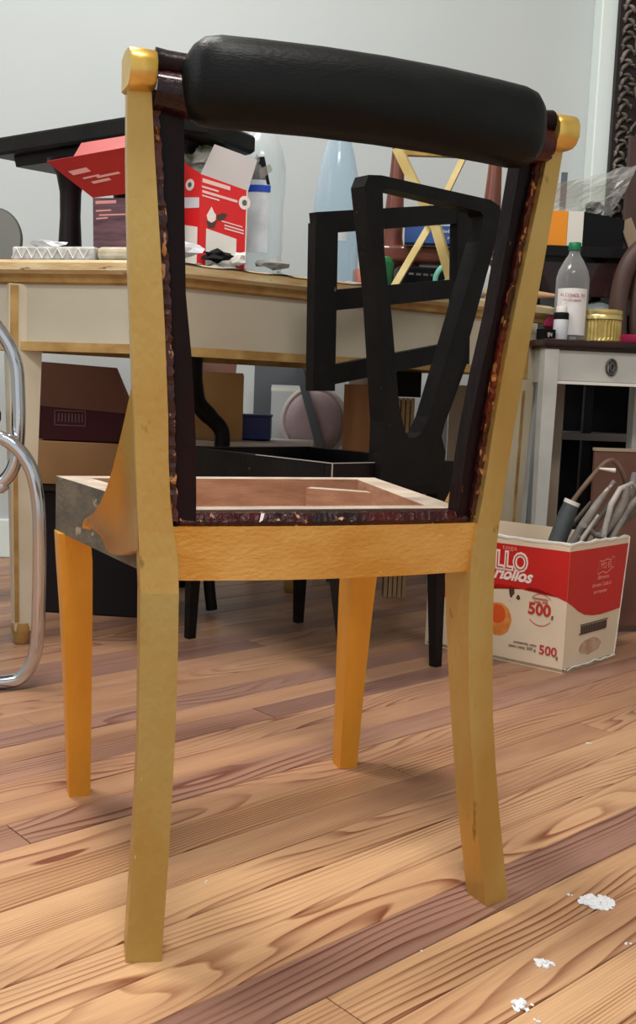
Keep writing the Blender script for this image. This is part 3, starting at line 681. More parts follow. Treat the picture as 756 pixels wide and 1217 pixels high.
# ------------------------------------------------------------------ chrome tube chair
def chrome_chair():
    T = thing('chrome_chair', 'chrome tube chair frame with looped arm at the left edge', 'chair', (-.75, 1.8, 0))
    L = lambda p: Vector(p)-Vector((-.75, 1.8, 0))
    tube('frame', [L(p) for p in curve_pts([(-.98, 1.78, .30), (-.975, 1.78, .06), (-.94, 1.78, .015), (-.80, 1.78, .0125), (-.60, 1.78, .0125), (-.545, 1.78, .0135), (-.512, 1.78, .028), (-.4915, 1.78, .075), (-.4865, 1.78, .17), (-.4865, 1.78, .27), (-.4905, 1.78, .345), (-.503, 1.78, .398), (-.53, 1.78, .434), (-.565, 1.78, .451), (-.62, 1.78, .455), (-.95, 1.78, .455)], 8)], .0122, chrome, T, 20)
    tube('arm_loop', [L(p) for p in curve_pts([(-.95, 1.81, .70), (-.70, 1.81, .70), (-.62, 1.81, .685), (-.568, 1.81, .635), (-.54, 1.81, .585), (-.5335, 1.81, .52), (-.5335, 1.81, .45), (-.54, 1.81, .40), (-.562, 1.81, .368), (-.60, 1.81, .357), (-.95, 1.81, .357)], 8)], .0118, chrome, T, 20)
    tube('frame', [L(p) for p in curve_pts([(-.98, 1.78, .30), (-1.02, 1.9, .30), (-1.04, 2.1, .30), (-1.0, 2.2, .35)], 6)], .0122, chrome, T)
    box('seat', L((-.82, 1.98, .472)), (.3, .36, .03), black_p, T, bevel=.008)
    tube('frame', [L(p) for p in [(-.94, 2.17, .012), (-.94, 2.17, .45), (-.94, 1.81, .455)]], .0122, chrome, T)
    tube('backrest_tube', [L(p) for p in [(-.95, 1.81, .70), (-1.0, 2.17, .70), (-.95, 2.17, .45)]], .0118, chrome, T)
chrome_chair()

# ------------------------------------------------------------------ things on the long table (its top is at z = 0.784)
ZT = .7845
def black_pedestal():
    T = thing('small_table', 'small black table with flared leg standing on the long table by the wall', 'table', (-.44, 2.34, ZT))
    L = lambda x, y, z: (x+.44, y-2.34, z-ZT)
    out = [(-.78, 2.40), (-.33, 2.09), (-.25, 2.12), (-.165, 2.27), (-.33, 2.45), (-.58, 2.58)]
    def sc(k): return [((p[0]+.46)*k-.46, (p[1]-2.33)*k+2.33) for p in out]
    bm = bmesh.new(); loft(bm, [[L(*p, z) for p in sc(k)] for k, z in ((.97, 1.047), (1, 1.053), (1.0, 1.080), (.985, 1.085))])
    from_bm('tabletop', bm, black_wood, T, bevel=.002)
    bm = bmesh.new(); loft(bm, [[L(*p, z) for p in sc(k)] for k, z in ((.78, 1.024), (.80, 1.050))]); from_bm('apron', bm, brown_black, T)
    for x, y in ((-.562, 2.285), (-.385, 2.25), (-.25, 2.31), (-.47, 2.42)):
        lathe('leg', L(x, y, ZT), [(.026, 0), (.029, .01), (.025, .06), (.022, .12), (.023, .17), (.030, .205), (.047, .228), (.050, .2375)], brown_black, T, 20)
black_pedestal()

def carton_red_left():
    T = thing('carton', 'red open carton with drooping flap left of the gilded post on the long table', 'box', (-.44, 2.12, ZT))
    L = lambda x, y, z: Vector((x+.44, y-2.12, z-ZT))
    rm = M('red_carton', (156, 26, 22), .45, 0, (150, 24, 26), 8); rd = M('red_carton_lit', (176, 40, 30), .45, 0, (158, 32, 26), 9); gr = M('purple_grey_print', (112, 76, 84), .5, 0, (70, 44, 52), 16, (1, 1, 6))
    def quad(name, pts, m, t=.003):
        bm = bmesh.new(); ps = [Vector(p) for p in pts]; n = (ps[1]-ps[0]).cross(ps[2]-ps[0]).normalized()
        loft(bm, [ps, [p+n*t for p in ps]]); return from_bm(name, bm, m, T)
    quad('front_panel', [L(-.470, 2.11, ZT), L(-.36, 2.09, ZT), L(-.36, 2.09, .915), L(-.473, 2.11, .915)], gr)
    quad('red_corner', [L(-.412, 2.0985, ZT), L(-.359, 2.089, ZT), L(-.359, 2.089, .87), L(-.41, 2.0982, .87)], rm, -.002)
    quad('side_panel', [L(-.470, 2.11, ZT), L(-.42, 2.19, ZT), L(-.42, 2.19, .915), L(-.473, 2.11, .915)], rm)
    quad('back_panel', [L(-.42, 2.19, ZT), L(-.345, 2.15, ZT), L(-.345, 2.15, .93), L(-.42, 2.19, .93)], rm)
    quad('side_panel', [L(-.36, 2.09, ZT), L(-.345, 2.15, ZT), L(-.345, 2.15, .93), L(-.36, 2.09, .93)], rm)
    f = quad('flap', [L(-.473, 2.109, .916), L(-.36, 2.089, .93), L(-.40, 2.06, 1.005), L(-.560, 2.085, .978)], rm)
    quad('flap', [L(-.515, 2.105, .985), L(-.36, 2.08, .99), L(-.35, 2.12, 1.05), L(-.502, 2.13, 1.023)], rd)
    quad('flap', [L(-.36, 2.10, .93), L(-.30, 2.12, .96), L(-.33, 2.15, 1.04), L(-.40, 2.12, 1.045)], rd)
    # bands of pale print on flap and front
    bm = bmesh.new(); dv = L(-.473, 2.109, .916); e1 = Vector((-.560+.473, 2.085-2.109, .978-.916)); 
    A = L(-.560, 2.085, .978); Bx = (L(-.40, 2.06, 1.005)-A); By = (L(-.473, 2.109, .916)-A); nn = Bx.cross(By).normalized()
    for (u0, u1, v, w) in ((.10, .34, .30, .11), (.16, .38, .50, .04), (.32, .62, .52, .05), (.20, .44, .62, .06)):
        for sgn in (-1, 1):
            ps = [A+Bx*u0+By*v, A+Bx*u1+By*(v-.02), A+Bx*u1+By*(v+w-.02), A+Bx*u0+By*(v+w)]
            loft(bm, [[p+nn*.0036*sgn for p in ps], [p+nn*.004*sgn for p in ps]])
    for z0, z1, x0, x1 in ((.903, .909, -.468, -.425), (.888, .891, -.467, -.435), (.880, .883, -.46, -.405), (.873, .876, -.466, -.442)):
        ps = [L(x0, 2.108-(x0+.47)*.18-.0015, z0), L(x1, 2.108-(x1+.47)*.18-.0015, z0+.002), L(x1, 2.108-(x1+.47)*.18-.0015, z1+.002), L(x0, 2.108-(x0+.47)*.18-.0015, z1)]
        loft(bm, [ps, [p+Vector((0, -.0004, 0)) for p in ps]])
    o = from_bm('pale_print', bm, M('pale_red_ink', (214, 150, 144), .6), f); o['kind'] = 'stuff'
carton_red_left()

def carton_red_right():
    T = thing('carton', 'red and white carton with raised pale flap and plastic wrap beside the clear bottle', 'box', (-.258, 2.14, ZT))
    L = lambda x, y, z: Vector((x+.258, y-2.14, z-ZT))
    rm = M('red_carton_print', (214, 30, 32), .4); 
    def quad(name, pts, m, t=.0025):
        bm = bmesh.new(); ps = [Vector(p) for p in pts]; n = (ps[1]-ps[0]).cross(ps[2]-ps[0]).normalized()
        loft(bm, [ps, [p-n*t for p in ps]]); return from_bm(name, bm, m, T)
    # corner edge at px (240, 215..297); left face to (205,..), right face to (295,228..303)
    c = (-.262, 2.13); r = (-.168, 2.16); l = (-.345, 2.19)
    quad('side_panel', [L(*c, ZT), L(*r, ZT), L(*r, .950), L(*c, .974)], rm)
    quad('side_panel', [L(*l, ZT), L(*c, ZT), L(*c, .974), L(*l, 1.03)], rm)
    bk = (r[0]+l[0]-c[0], r[1]+l[1]-c[1])
    quad('side_panel', [L(*r, ZT), L(*bk, ZT), L(*bk, .95), L(*r, .95)], white_card)
    quad('side_panel', [L(*bk, ZT), L(*l, ZT), L(*l, .95), L(*bk, .95)], white_card)
    quad('flap', [L(*c, .974), L(*r, .950), L(-.152, 2.17, 1.014), L(-.237, 2.14, 1.035)], M('grey_card_back', (196, 190, 188), .7))
    def fR(w_, d): u, z = w_; p = Vector((c[0]+(r[0]-c[0])*u, c[1]+(r[1]-c[1])*u, z)); n = Vector((r[1]-c[1], -(r[0]-c[0]), 0)).normalized(); q = p+n*d; return L(q.x, q.y, q.z)
    def fL(w_, d): u, z = w_; p = Vector((c[0]+(l[0]-c[0])*u, c[1]+(l[1]-c[1])*u, z)); n = Vector((-(l[1]-c[1]), (l[0]-c[0]), 0)).normalized(); q = p+n*d; return L(q.x, q.y, q.z)
    def dec(f, pts, m, name='print', off=.0004):
        bm = bmesh.new(); add_poly(bm, pts, f, off, off+.0003); return from_bm(name, bm, m, T)
    dec(fR, [(.14, ZT+.01), (.78, ZT+.004), (.78, .852), (.14, .868)], white_card, 'white_panel')
    dec(fL, [(.05, ZT+.01), (.9, ZT+.02), (.9, .885), (.05, .870)], white_card, 'white_panel')
    dec(fL, [(.02, .908), (.9, .912), (.9, .935), (.02, .928)], M('shaded_white_print', (208, 208, 214), .6), 'white_panel')
    circ = lambda cx, cz, r_, a=1.: [(cx+r_*a*math.cos(2*PI*k/20), cz+r_*math.sin(2*PI*k/20)) for k in range(20)]
    dec(fR, circ(.93, .9255, .0135, 9.), white_ink, 'round_emblem'); dec(fR, circ(.93, .9255, .006, 9.), grey_metal, 'emblem_centre', .0008)
    dec(fL, circ(.28, .955, .0115, 10.), white_ink, 'round_emblem'); dec(fL, circ(.28, .955, .005, 10.), grey_metal, 'emblem_centre', .0008)
    for u0, u1, z0, h in ((.04, .62, .958, .008), (.03, .38, .948, .0035), (.04, .78, .938, .005), (.04, .40, .931, .003), (.46, .9, .884, .0025), (.52, .93, .876, .003), (.52, .93, .870, .003)):
        dec(fR, [(u0, z0), (u1, z0-.019*(u1-u0)), (u1, z0+h-.019*(u1-u0)), (u0, z0+h)], M('pale_print', (236, 196, 190), .6), 'printed_line')
    dec(fR, [(.14, .894), (.2, .904), (.24, .912), (.29, .902), (.34, .896), (.33, .886), (.25, .880), (.17, .884)], white_ink, 'hand_picture'); dec(fR, [(.34, .896), (.5, .902), (.58, .899), (.5, .888), (.36, .885)], dk_txt, 'tool_picture')
    dec(fR, [(.14, .884), (.24, .880), (.36, .885), (.3, .870), (.18, .870)], dk_txt, 'tool_picture')
    # crumpled clear wrap
    r_ = random.Random(4); bm = bmesh.new(); bmesh.ops.create_icosphere(bm, subdivisions=3, radius=1, matrix=Matrix.Identity(4))
    for v in bm.verts: v.co = Vector((-.275+v.co.x*.062, 2.205+v.co.y*.03, .998+v.co.z*.050))-Vector((.258*-1, 2.14, ZT))*1+Vector((r_.uniform(-1, 1), r_.uniform(-1, 1), r_.uniform(-1, 1)))*.009
    wr = from_bm('plastic_wrap', bm, M('crumpled_wrap', (214, 212, 204), .25, 0, (110, 124, 84), 22, (1, 1, 1), .8, 60, .4, .6), T); wr['label'] = 'crumpled clear plastic wrap'
    r_ = random.Random(8); bm = bmesh.new()
    for k in range(9):
        a = Vector((-.31+.02*k, 2.20, 1.01+r_.uniform(-.01, .02))); bpt = a+Vector((r_.uniform(.01, .03), .0, r_.uniform(.0, .03)))
        ps = [a, bpt, bpt+Vector((.006, .004, -.012)), a+Vector((.004, .004, -.02))]; ps = [L(*p) for p in ps]; loft(bm, [ps, [p+Vector((0, .0006, 0)) for p in ps]])
    from_bm('wrap_folds', bm, wrap, T)
carton_red_right()

def clear_bottle():
    T = thing('plastic_bottle', 'large clear plastic bottle with blue label band beside the red carton', 'bottle', (-.156, 2.36, ZT+.002))
    lathe('bottle_body', (0, 0, 0), [(.038, 0), (.050, .006), (.053, .02), (.0505, .05), (.053, .07), (.052, .10), (.052, .17), (.055, .20), (.055, .255), (.050, .28), (.038, .31), (.022, .335), (.0145, .345), (.0145, .37)], clear_pl, T, 32)
    lathe('cap', (0, 0, .366), [(.016, 0), (.0165, .002), (.0165, .016), (.015, .018)], blue_lab, T, 20)
    n = 16; bm = bmesh.new()
    for z0, z1, mi, a0, a1 in ((.06, .215, 0, -2.7, -1.15), ):
        for k in range(n):
            t0 = a0+(a1-a0)*k/n; t1 = a0+(a1-a0)*(k+1)/n
            ps = [(.0545*math.cos(t), .0545*math.sin(t), z) for t, z in ((t0, z0), (t1, z0), (t1, z1), (t0, z1))]; bm.faces.new([bm.verts.new(p) for p in ps])
    from_bm('label', bm, M('white_film', (236, 240, 244), .35, 0, (216, 224, 232), 30), T)
    bm = bmesh.new()
    for k in range(n):
        t0 = -2.6+1.5*k/n; t1 = -2.6+1.5*(k+1)/n
        bm.faces.new([bm.verts.new((.0560*math.cos(t), .0560*math.sin(t), z)) for t, z in ((t0, .190), (t1, .190), (t1, .204), (t0, .204))])
    from_bm('blue_band', bm, blue_lab, T)
    bm = bmesh.new(); loft(bm, [[(-.026, -.049, .206), (.024, -.050, .206), (.024, -.052, .206), (-.026, -.051, .206)], [(-.006, -.054, .262), (.010, -.054, .264), (.010, -.056, .264), (-.006, -.056, .262)]]); from_bm('black_sticker', bm, black_m, T)
clear_bottle()
def siphon():
    T = thing('glass_bottle', 'tall pale blue tapering glass bottle behind the V-shaped black back', 'bottle', (.0165, 2.40, ZT))
    lathe('bottle_body', (0, 0, 0), [(.040, 0), (.050, .008), (.052, .03), (.053, .12), (.053, .18), (.050, .21), (.043, .26), (.034, .30), (.024, .335), (.0185, .36), (.017, .39)], blue_glass, T, 32)
    lathe('cap', (0, 0, .388), [(.019, 0), (.0195, .004), (.0195, .02), (.017, .024)], white_card, T, 20)
    bm = bmesh.new()
    for z0, z1, a0, a1 in ((.10, .155, -2.2, -1.1),):
        for k in range(12):
            t0 = a0+(a1-a0)*k/12; t1 = a0+(a1-a0)*(k+1)/12; bm.faces.new([bm.verts.new((.0535*math.cos(t), .0535*math.sin(t), z)) for t, z in ((t0, z0), (t1, z0), (t1, z1), (t0, z1))])
    from_bm('label', bm, M('pale_label', (206, 214, 216), .5, 0, (184, 194, 198), 20), T)
siphon()

# tray, cloth packet, foil, tin, sheet, cup, roll, blue box
ang = math.atan2(-.115, .442)
def at_edge(t, off):   # along the short left edge of the long table
    P0 = Vector((-.318, 1.985)); d = Vector((-.442, .115)).normalized(); n = Vector((.115, .442)).normalized(); return P0+d*t+n*off
p = at_edge(.235, .055)
T = thing('tray', 'flat white quilted packet lying at the left end of the long table', 'tray', (p.x, p.y, ZT), ang)
box('packet', (0, 0, .0135), (.18, .075, .027), tray_m, T, bevel=.004)
bm = bmesh.new()
for k in range(8):
    add_tube(bm, [(-.09+.0225*k, -.038, .004), (-.079+.0225*k, -.0385, .023)], .0012, 5); add_tube(bm, [(-.079+.0225*k, -.0385, .023), (-.068+.0225*k, -.038, .004)] if k < 7 else [(-.02, -.038, .01), (-.01, -.038, .02)], .0012, 5)
from_bm('quilting', bm, M('quilt_thread', (232, 230, 224), .6), T)
p = at_edge(.10, .06)
T = tag(box('cloth_packet', (0, 0, .014), (.085, .08, .027), M('cream_cloth', (206, 196, 172), .9, 0, (184, 172, 146), 40, bump=.5), None, bevel=.009, seg=3), 'folded cream cloth between the quilted packet and the red carton', 'cloth'); T.location = (p.x, p.y, ZT); T.rotation_euler = (0, 0, ang)
def crumple(name, loc, s, m, sd, label, cat, sub=2, j=.35, group=None):
    r = random.Random(sd); bm = bmesh.new(); bmesh.ops.create_icosphere(bm, subdivisions=sub, radius=1)
    for v in bm.verts:
        v.co = Vector((v.co.x*s[0], v.co.y*s[1], v.co.z*s[2]))*(1+r.uniform(-j, j))
    zmin = min(v.co.z for v in bm.verts)
    for v in bm.verts: v.co.z -= zmin
    o = tag(from_bm(name, bm, m), label, cat, group); o.location = loc; return o
p = at_edge(.262, .05); crumple('crumpled_foil', (p.x, p.y, ZT+.0275), (.032, .012, .008), foil, 3, 'crumpled silver foil strip on the quilted packet', 'foil')
T = thing('round_tin', 'grey round tin lid propped upright at the far left of the long table', 'lid', (-.728, 2.30, ZT), ang)
bm = bmesh.new(); add_tube(bm, [(0, -.010, .066), (0, .0, .066)], [.066, .066], 40); from_bm('lid_disc', bm, M('grey_tin', (118, 118, 112), .5, .3), T, smooth=True)
bm = bmesh.new(); add_tube(bm, [(.066*math.cos(2*PI*k/40), -.006, .066+.066*math.sin(2*PI*k/40)) for k in range(41)], .0028, 6); from_bm('rim', bm, M('tin_rim', (86, 86, 82), .4, .4), T, smooth=True)
def sheet():
    P0 = Vector((-.318, 1.985)); d = Vector((.918, .675)).normalized(); n = Vector((-d.y, d.x)); r = random.Random(12); bm = bmesh.new(); nx, ny = 46, 12; g = []
    for i in range(nx):
        row = []
        for j in range(ny):
            s = .03+.47*i/(nx-1); w = -.006+.30*j/(ny-1); z = .0008+(r.uniform(0, .008)+.004*math.sin(i*1.7+j) if 1 < j < 4 else r.uniform(0, .0009))
            if j == 0: z = -.003+.003*math.sin(i*.6)
            if j == 1: z = .0030+.002*math.sin(i*.6)
            z = max(z, -.004 if j == 0 else .0012); q = P0+d*s+n*w; row.append(bm.verts.new((q.x, q.y, ZT+z)))
        g.append(row)
    for i in range(nx-1):
        for j in range(ny-1): bm.faces.new((g[i][j], g[i+1][j], g[i+1][j+1], g[i][j+1]))
    o = from_bm('plastic_sheet', bm, sheet_m, None, smooth=True); tag(o, 'crumpled grey plastic sheet spread on the long table under red carton and bottles', 'sheet')
sheet()
for i, (s, w, sz, m, lab) in enumerate(((.155, .05, (.030, .02, .012), black_m, 'crumpled black scrap in front of the clear bottle'), (.205, .045, (.016, .012, .014), white_card, 'white paper scrap in front of the clear bottle base'), (.29, .05, (.03, .02, .010), M('scrap_grey', (150, 148, 142), .6), 'grey scrap between clear bottle and blue glass bottle'), (.07, .045, (.045, .02, .016), M('white_bag', (206, 206, 210), .6), 'white crumpled bag under the red and white carton front'))):
    d = Vector((.918, .675)).normalized(); n = Vector((-d.y, d.x)); q = Vector((-.318, 1.985))+d*s+n*w
    crumple('scrap', (q.x, q.y, ZT+.012), sz, m, 20+i, lab, 'scrap')
T = thing('plastic_cup', 'green plastic cup with snapped lid behind the black frames', 'cup', (.128, 2.42, ZT))
lathe('cup_body', (0, 0, 0), [(.02, 0), (.022, .003), (.025, .05), (.0265, .058), (.0265, .064), (.023, .066)], green, T, 24)
lathe('lid', (0, 0, .066), [(.022, 0), (.022, .008), (.012, .012)], M('green_lid', (40, 130, 84), .4), T, 24)
T = tag(lathe('plastic_pot', (0, 0, 0), [(.014, 0), (.016, .003), (.017, .04), (.014, .045)], salmon, None, 20), 'salmon coloured little pot beside the green cup', 'pot'); T.location = (.075, 2.40, ZT)
T = thing('radio', 'black box with mint green ring handle under the upturned stool', 'device', (.235, 2.50, ZT), .25)
box('body', (0, 0, .033), (.15, .05, .066), black_p, T, bevel=.010, seg=3)
bm = bmesh.new(); add_tube(bm, [(.030+.016*math.cos(t)+.008*math.sin(t), -.034, .046+.024*math.sin(t)) for t in [2*PI*k/24 for k in range(25)]], .0062, 8); from_bm('ring', bm, teal, T, smooth=True)
bm = bmesh.new()
for k in range(4): add_box(bm, (-.045+.018*k, -.0255, .047), (.012, .001, .005)); add_box(bm, (-.045+.018*k, -.0255, .022), (.013, .001, .004))
from_bm('marking', bm, M('dim_print', (120, 112, 108), .5), T)
def xstand():
    T = thing('folding_stand', 'pale wooden X-shaped folding stand with triangular top standing upright', 'stand', (.225, 2.37, ZT))
    L = lambda x, z, y=2.37: Vector((x-.225, y-2.37, z-ZT)); n = (0.3, 1, 0)
    bm = bmesh.new(); bar(bm, L(.145, 1.095), L(.241, .925), .021, .016, (.5, 1, 0)); bar(bm, L(.241, .925), L(.290, ZT+.001), .021, .016, (.5, 1, 0)); from_bm('slat', bm, pale_wood, T, bevel=.001)
    bm = bmesh.new(); bar(bm, L(.302, 1.095, 2.40), L(.236, .945, 2.392), .013, .018, (.2, 1, 0)); bar(bm, L(.236, .945, 2.392), L(.150, ZT+.001, 2.38), .015, .016, (.2, 1, 0)); from_bm('slat', bm, pale_wood, T, bevel=.001)
    bm = bmesh.new(); bar(bm, L(.150, 1.089, 2.385), L(.300, 1.093, 2.40), .015, .02, (0, 1, 0)); from_bm('top_bar', bm, pale_wood2, T, bevel=.001)
xstand()
def stool():
    T = thing('stool', 'reddish brown wooden stool turned upside down with legs up on the long table', 'stool', (.262, 2.62, ZT))
    bm = bmesh.new(); add_box(bm, (.0, 0, .104), (.27, .15, .04)); from_bm('seat', bm, reddish, T, bevel=.008, seg=3)
    lathe('seat_edge', (.13, .0, .073), [(.03, 0), (.058, .008), (.06, .018), (.056, .026)], reddish, T, 28)
    lathe('seat_edge', (-.085, .0, .073), [(.03, 0), (.052, .008), (.054, .018), (.05, .026)], reddish, T, 28)
    box('seat_base', (0, .02, .037), (.2, .08, .074), black_m, T)
    for x, y, l in ((-.105, -.02, .0), (.134, -.02, .0), (-.100, .06, .03), (.146, .06, .03)):
        bm = bmesh.new(); add_tube(bm, [(x, y, .122), (x+.0, y, .15), (x+.002, y, .2), (x+.005, y, .30), (x+.007, y, .42)], [.030, .0255, .024, .018, .0125], 20); from_bm('leg', bm, reddish, T, smooth=True)
    return T
stool()
T = thing('cardboard_box', 'small blue box with white print lying between the stool legs', 'box', (.26, 2.545, ZT+.1265), 0)
box('carton_body', (0, 0, .021), (.15, .05, .042), blue, T, bevel=.001)
text('estudio', .012, (.02, -.0255, .026), (1, 0, 0), white_ink, T); text('papel', .010, (.035, -.0255, .012), (1, 0, 0), white_ink, T); text('azul', .010, (-.03, -.0255, .024), (1, 0, 0), white_ink, T)
crumple('paper_bag', (.372, 2.53, ZT), (.028, .02, .045), M('white_paper', (214, 222, 222), .7), 41, 'crumpled white paper bag under the stool seat', 'bag', 3, .1)
T = tag(tube('wooden_spatula', [(0, 0, 0), (.05, .0, .001), (.12, .0, .0), (.17, 0, -.001)], [.006, .012, .010, .0045], M('turned_pale_wood', (196, 158, 116), .5), None, 14), 'turned pale wooden handle projecting over the right end of the long table', 'handle'); T.location = (.375, 2.50, ZT+.0135)
crumple('red_bag', (.462, 2.56, ZT), (.022, .02, .06), M('red_plastic', (206, 40, 30), .4, 0, (214, 190, 186), 18, lo=.5, hi=.6), 43, 'red and white crumpled packet beside the gilded right post', 'packet', 3, .12)

# ------------------------------------------------------------------ things on the white side table (top at z = 0.6955)
ZS = .6955
T = thing('plastic_bottle', 'clear plastic bottle with green cap and white label on the side table', 'bottle', (.611, 2.605, ZS))
lathe('bottle_body', (0, 0, 0), [(.034, 0), (.040, .005), (.041, .02), (.041, .135), (.041, .155), (.036, .175), (.024, .198), (.0145, .213), (.013, .219), (.013, .228)], grey_pl, T, 32)
lathe('cap', (0, 0, .2225), [(.0145, 0), (.0155, .002), (.0155, .018), (.014, .020)], green_cap, T, 20)
bm = bmesh.new()
for k in range(16):
    t0 = -2.75+2.0*k/16; t1 = -2.75+2.0*(k+1)/16; bm.faces.new([bm.verts.new((.0416*math.cos(t), .0416*math.sin(t), z)) for t, z in ((t0, .015), (t1, .015), (t1, .128), (t0, .128))])
from_bm('label', bm, M('bottle_label', (222, 220, 218), .5), T)
text('ALCOHOL 96', .0115, (-.008, -.043, .107), (1, 0, 0), M('label_red', (160, 70, 74), .6), T, sx=.9); text('desnaturalizado', .0075, (-.008, -.043, .097), (1, 0, 0), M('label_red', (0, 0, 0)), T, sx=.95)
T = thing('small_bottle', 'little white bottle with black band in front of the green-capped bottle', 'bottle', (.577, 2.555, ZS))
lathe('bottle_body', (0, 0, 0), [(.016, 0), (.0175, .002), (.0175, .052), (.0175, .058), (.013, .064), (.011, .066)], M('white_bottle', (222, 226, 232), .4), T, 24)
lathe('shrink_band', (0, 0, .050), [(.0178, 0), (.0182, .001), (.0182, .014), (.0165, .017)], black_m, T, 24)
lathe('cap', (0, 0, .066), [(.0135, 0), (.0135, .014), (.012, .016)], white_card, T, 24)
T = thing('tin', 'round brass coloured tin with fluted sides on the side table', 'tin', (.690, 2.605, ZS))
bm = bmesh.new(); n = 64
loft(bm, [[((r+(.0012*math.cos(k*PI) if f else 0))*math.cos(2*PI*k/n), (r+(.0012*math.cos(k*PI) if f else 0))*math.sin(2*PI*k/n), z) for k in range(n)] for r, z, f in ((.044, 0, 0), (.048, .004, 0), (.047, .012, 1), (.047, .05, 1), (.048, .055, 0))])
from_bm('tin_body', bm, gold_tin, T, smooth=False)
lathe('lid', (0, 0, .0555), [(.050, 0), (.051, .001), (.051, .009), (.049, .012), (.0505, .014), (.0505, .022), (.048, .0245), (.02, .0235)], M('brass_lid', (214, 196, 130), .25, .7), T, 40)
T = thing('small_box', 'small black box with white lettering at the left corner of the side table', 'box', (.538, 2.535, ZS), .6)
box('carton_body', (0, 0, .012), (.04, .025, .024), black_m, T); text('IJN', .013, (0, -.0128, .007), (1, 0, 0), white_ink, T)
T = tag(box('cloth', (0, 0, .012), (.09, .06, .024), M('crimson_cloth', (160, 24, 70), .8), None, bevel=.008, seg=3), 'folded crimson cloth at the right edge of the side table', 'cloth'); T.location = (.76, 2.62, ZS); T.rotation_euler = (0, 0, .16)
T = tag(box('white_slab', (0, 0, .006), (.018, .014, .011), white_card, None, bevel=.002), 'tiny white cube beside the brass tin foot', 'cube'); T.location = (.612, 2.575, ZS)

# ------------------------------------------------------------------ dark shelving behind the side table
def shelving():
    T = thing('shelving_unit', 'black open shelving unit behind the side table', 'shelf', (.75, 2.97, 0))
    L = lambda x, y, z: (x-.75, y-2.97, z)
    box('top_board', L(.76, 2.955, .945), (.46, .30, .03), black_wood, T, bevel=.003)
    box('apron', L(.76, 2.83, .875), (.42, .02, .09), dark_top, T, bevel=.002)
    box('back_panel', L(.86, 3.03, .40), (.30, .012, .80), black_m, T)
    box('side_panel', L(.985, 2.92, .46), (.02, .24, .92), black_m, T)
    for x, y in ((.565, 2.83), (.96, 2.83), (.55, 3.03), (.74, 2.88)): box('leg', L(x, y, .465), (.024, .024, .93), black_wood, T)
    box('shelf_board', L(.83, 2.93, .70), (.32, .22, .018), black_wood, T); box('shelf_board', L(.82, 2.93, .452), (.32, .22, .018), M('dusty_shelf', (110, 106, 104), .7), T)
    box('shelf_board', L(.82, 2.93, .15), (.32, .22, .018), black_wood, T)
shelving()
T = tag(box('wooden_post', (0, 0, .335), (.046, .03, .67), beige), 'upright beige board behind the side table left leg', 'board'); T.location = (.617, 2.755, 0)
T = thing('cardboard_box', 'box with orange front and black side on top of the shelving unit', 'box', (.63, 2.93, .96), 0)
bm = bmesh.new(); pts = [(-.21, -.10), (.012, -.10), (.185, .0), (.0, .1), (-.21, .1)]
box('carton_body', (-.095, -.0, .047), (.21, .2, .094), orange, T, bevel=.001)
bm = bmesh.new(); add_poly(bm, [(.0105, -.1), (.052, -.1005), (.052, .1), (.0105, .1)], lambda p, d: (p[0], p[1], d), 0, .094); from_bm('white_band', bm, white_card, T)
bm = bmesh.new(); add_poly(bm, [(.0525, -.1), (.19, .0), (.16, .09), (.0525, .1)], lambda p, d: (p[0], p[1], d), 0, .094); from_bm('black_side', bm, black_p, T)
bm = bmesh.new(); bar(bm, (.192, .0, .05), (.235, .02, .07), .08, .004, (0, 1, 0)); from_bm('flap', bm, M('kraft', (170, 146, 122), .8), T)
def plastic_bag():
    r = random.Random(6); bm = bmesh.new(); g = []
    for i in range(12):
        row = []
        for j in range(10):
            u = i/11; v = j/9; row.append(bm.verts.new((.16*u-.08+.07*u*v, .02*math.sin(3*u+4*v)+r.uniform(-.004, .004), v*(.07+.07*u)+(r.uniform(-.004, .004) if 0 < j else 0))))
        g.append(row)
    for i in range(11):
        for j in range(9): bm.faces.new((g[i][j], g[i+1][j], g[i+1][j+1], g[i][j+1]))
    o = tag(from_bm('plastic_bag', bm, wrap), 'clear crumpled plastic bag on the orange and black box', 'bag'); o.location = (.685, 2.88, 1.0555)
plastic_bag()
crumple('scrap', (.73, 2.90, 1.0545), (.025, .015, .018), M('dark_scrap', (70, 72, 74), .5, 0, (170, 170, 168), 30), 51, 'dark crumpled metal scrap on the black side of the orange box', 'scrap', 2, .3)
T = tag(box('metal_strip', (0, 0, .06), (.016, .008, .12), grey_metal), 'short grey metal strip upright behind the right gilt cap', 'strip'); T.location = (.645, 2.93, 1.0545); T.rotation_euler = (0, .0, 0)
crumple('magenta_cloth', (.71, 2.90, .7095), (.10, .05, .06), magenta, 61, 'magenta cloth bundle on the middle shelf behind the bottles', 'cloth', 3, .08)
crumple('grey_bag', (.745, 2.85, .7095), (.048, .02, .055), grey_bag, 62, 'grey plastic bag on the shelf behind the brass tin', 'bag', 3, .08)
T = thing('scroll_chair', 'curved brown wooden scroll chair arm on the right end of the side table', 'chair', (.80, 2.70, ZS))
L = lambda x, y, z: (x-.80, y-2.70, z-ZS)
for r_, rr in ((.0, .024), (.044, .014)):
    bm = bmesh.new(); add_tube(bm, curve_pts([L(.762+r_, 2.70, ZS+.012), L(.756+r_, 2.70, .75), L(.756+r_, 2.70, .83), L(.772+r_*.8, 2.70, .90-r_*.3), L(.81+r_*.5, 2.70, .950-r_), L(.87, 2.70, .968-r_), L(.92, 2.70, .96-r_)], 5), rr, 14)
    from_bm('arm' if rr > .02 else 'inner_moulding', bm, brown_w, T, smooth=True)
box('upholstery', L(.86, 2.705, .81), (.09, .02, .21), M('brown_hide', (84, 58, 52), .6, 0, (66, 44, 40), 8), T, bevel=.006)
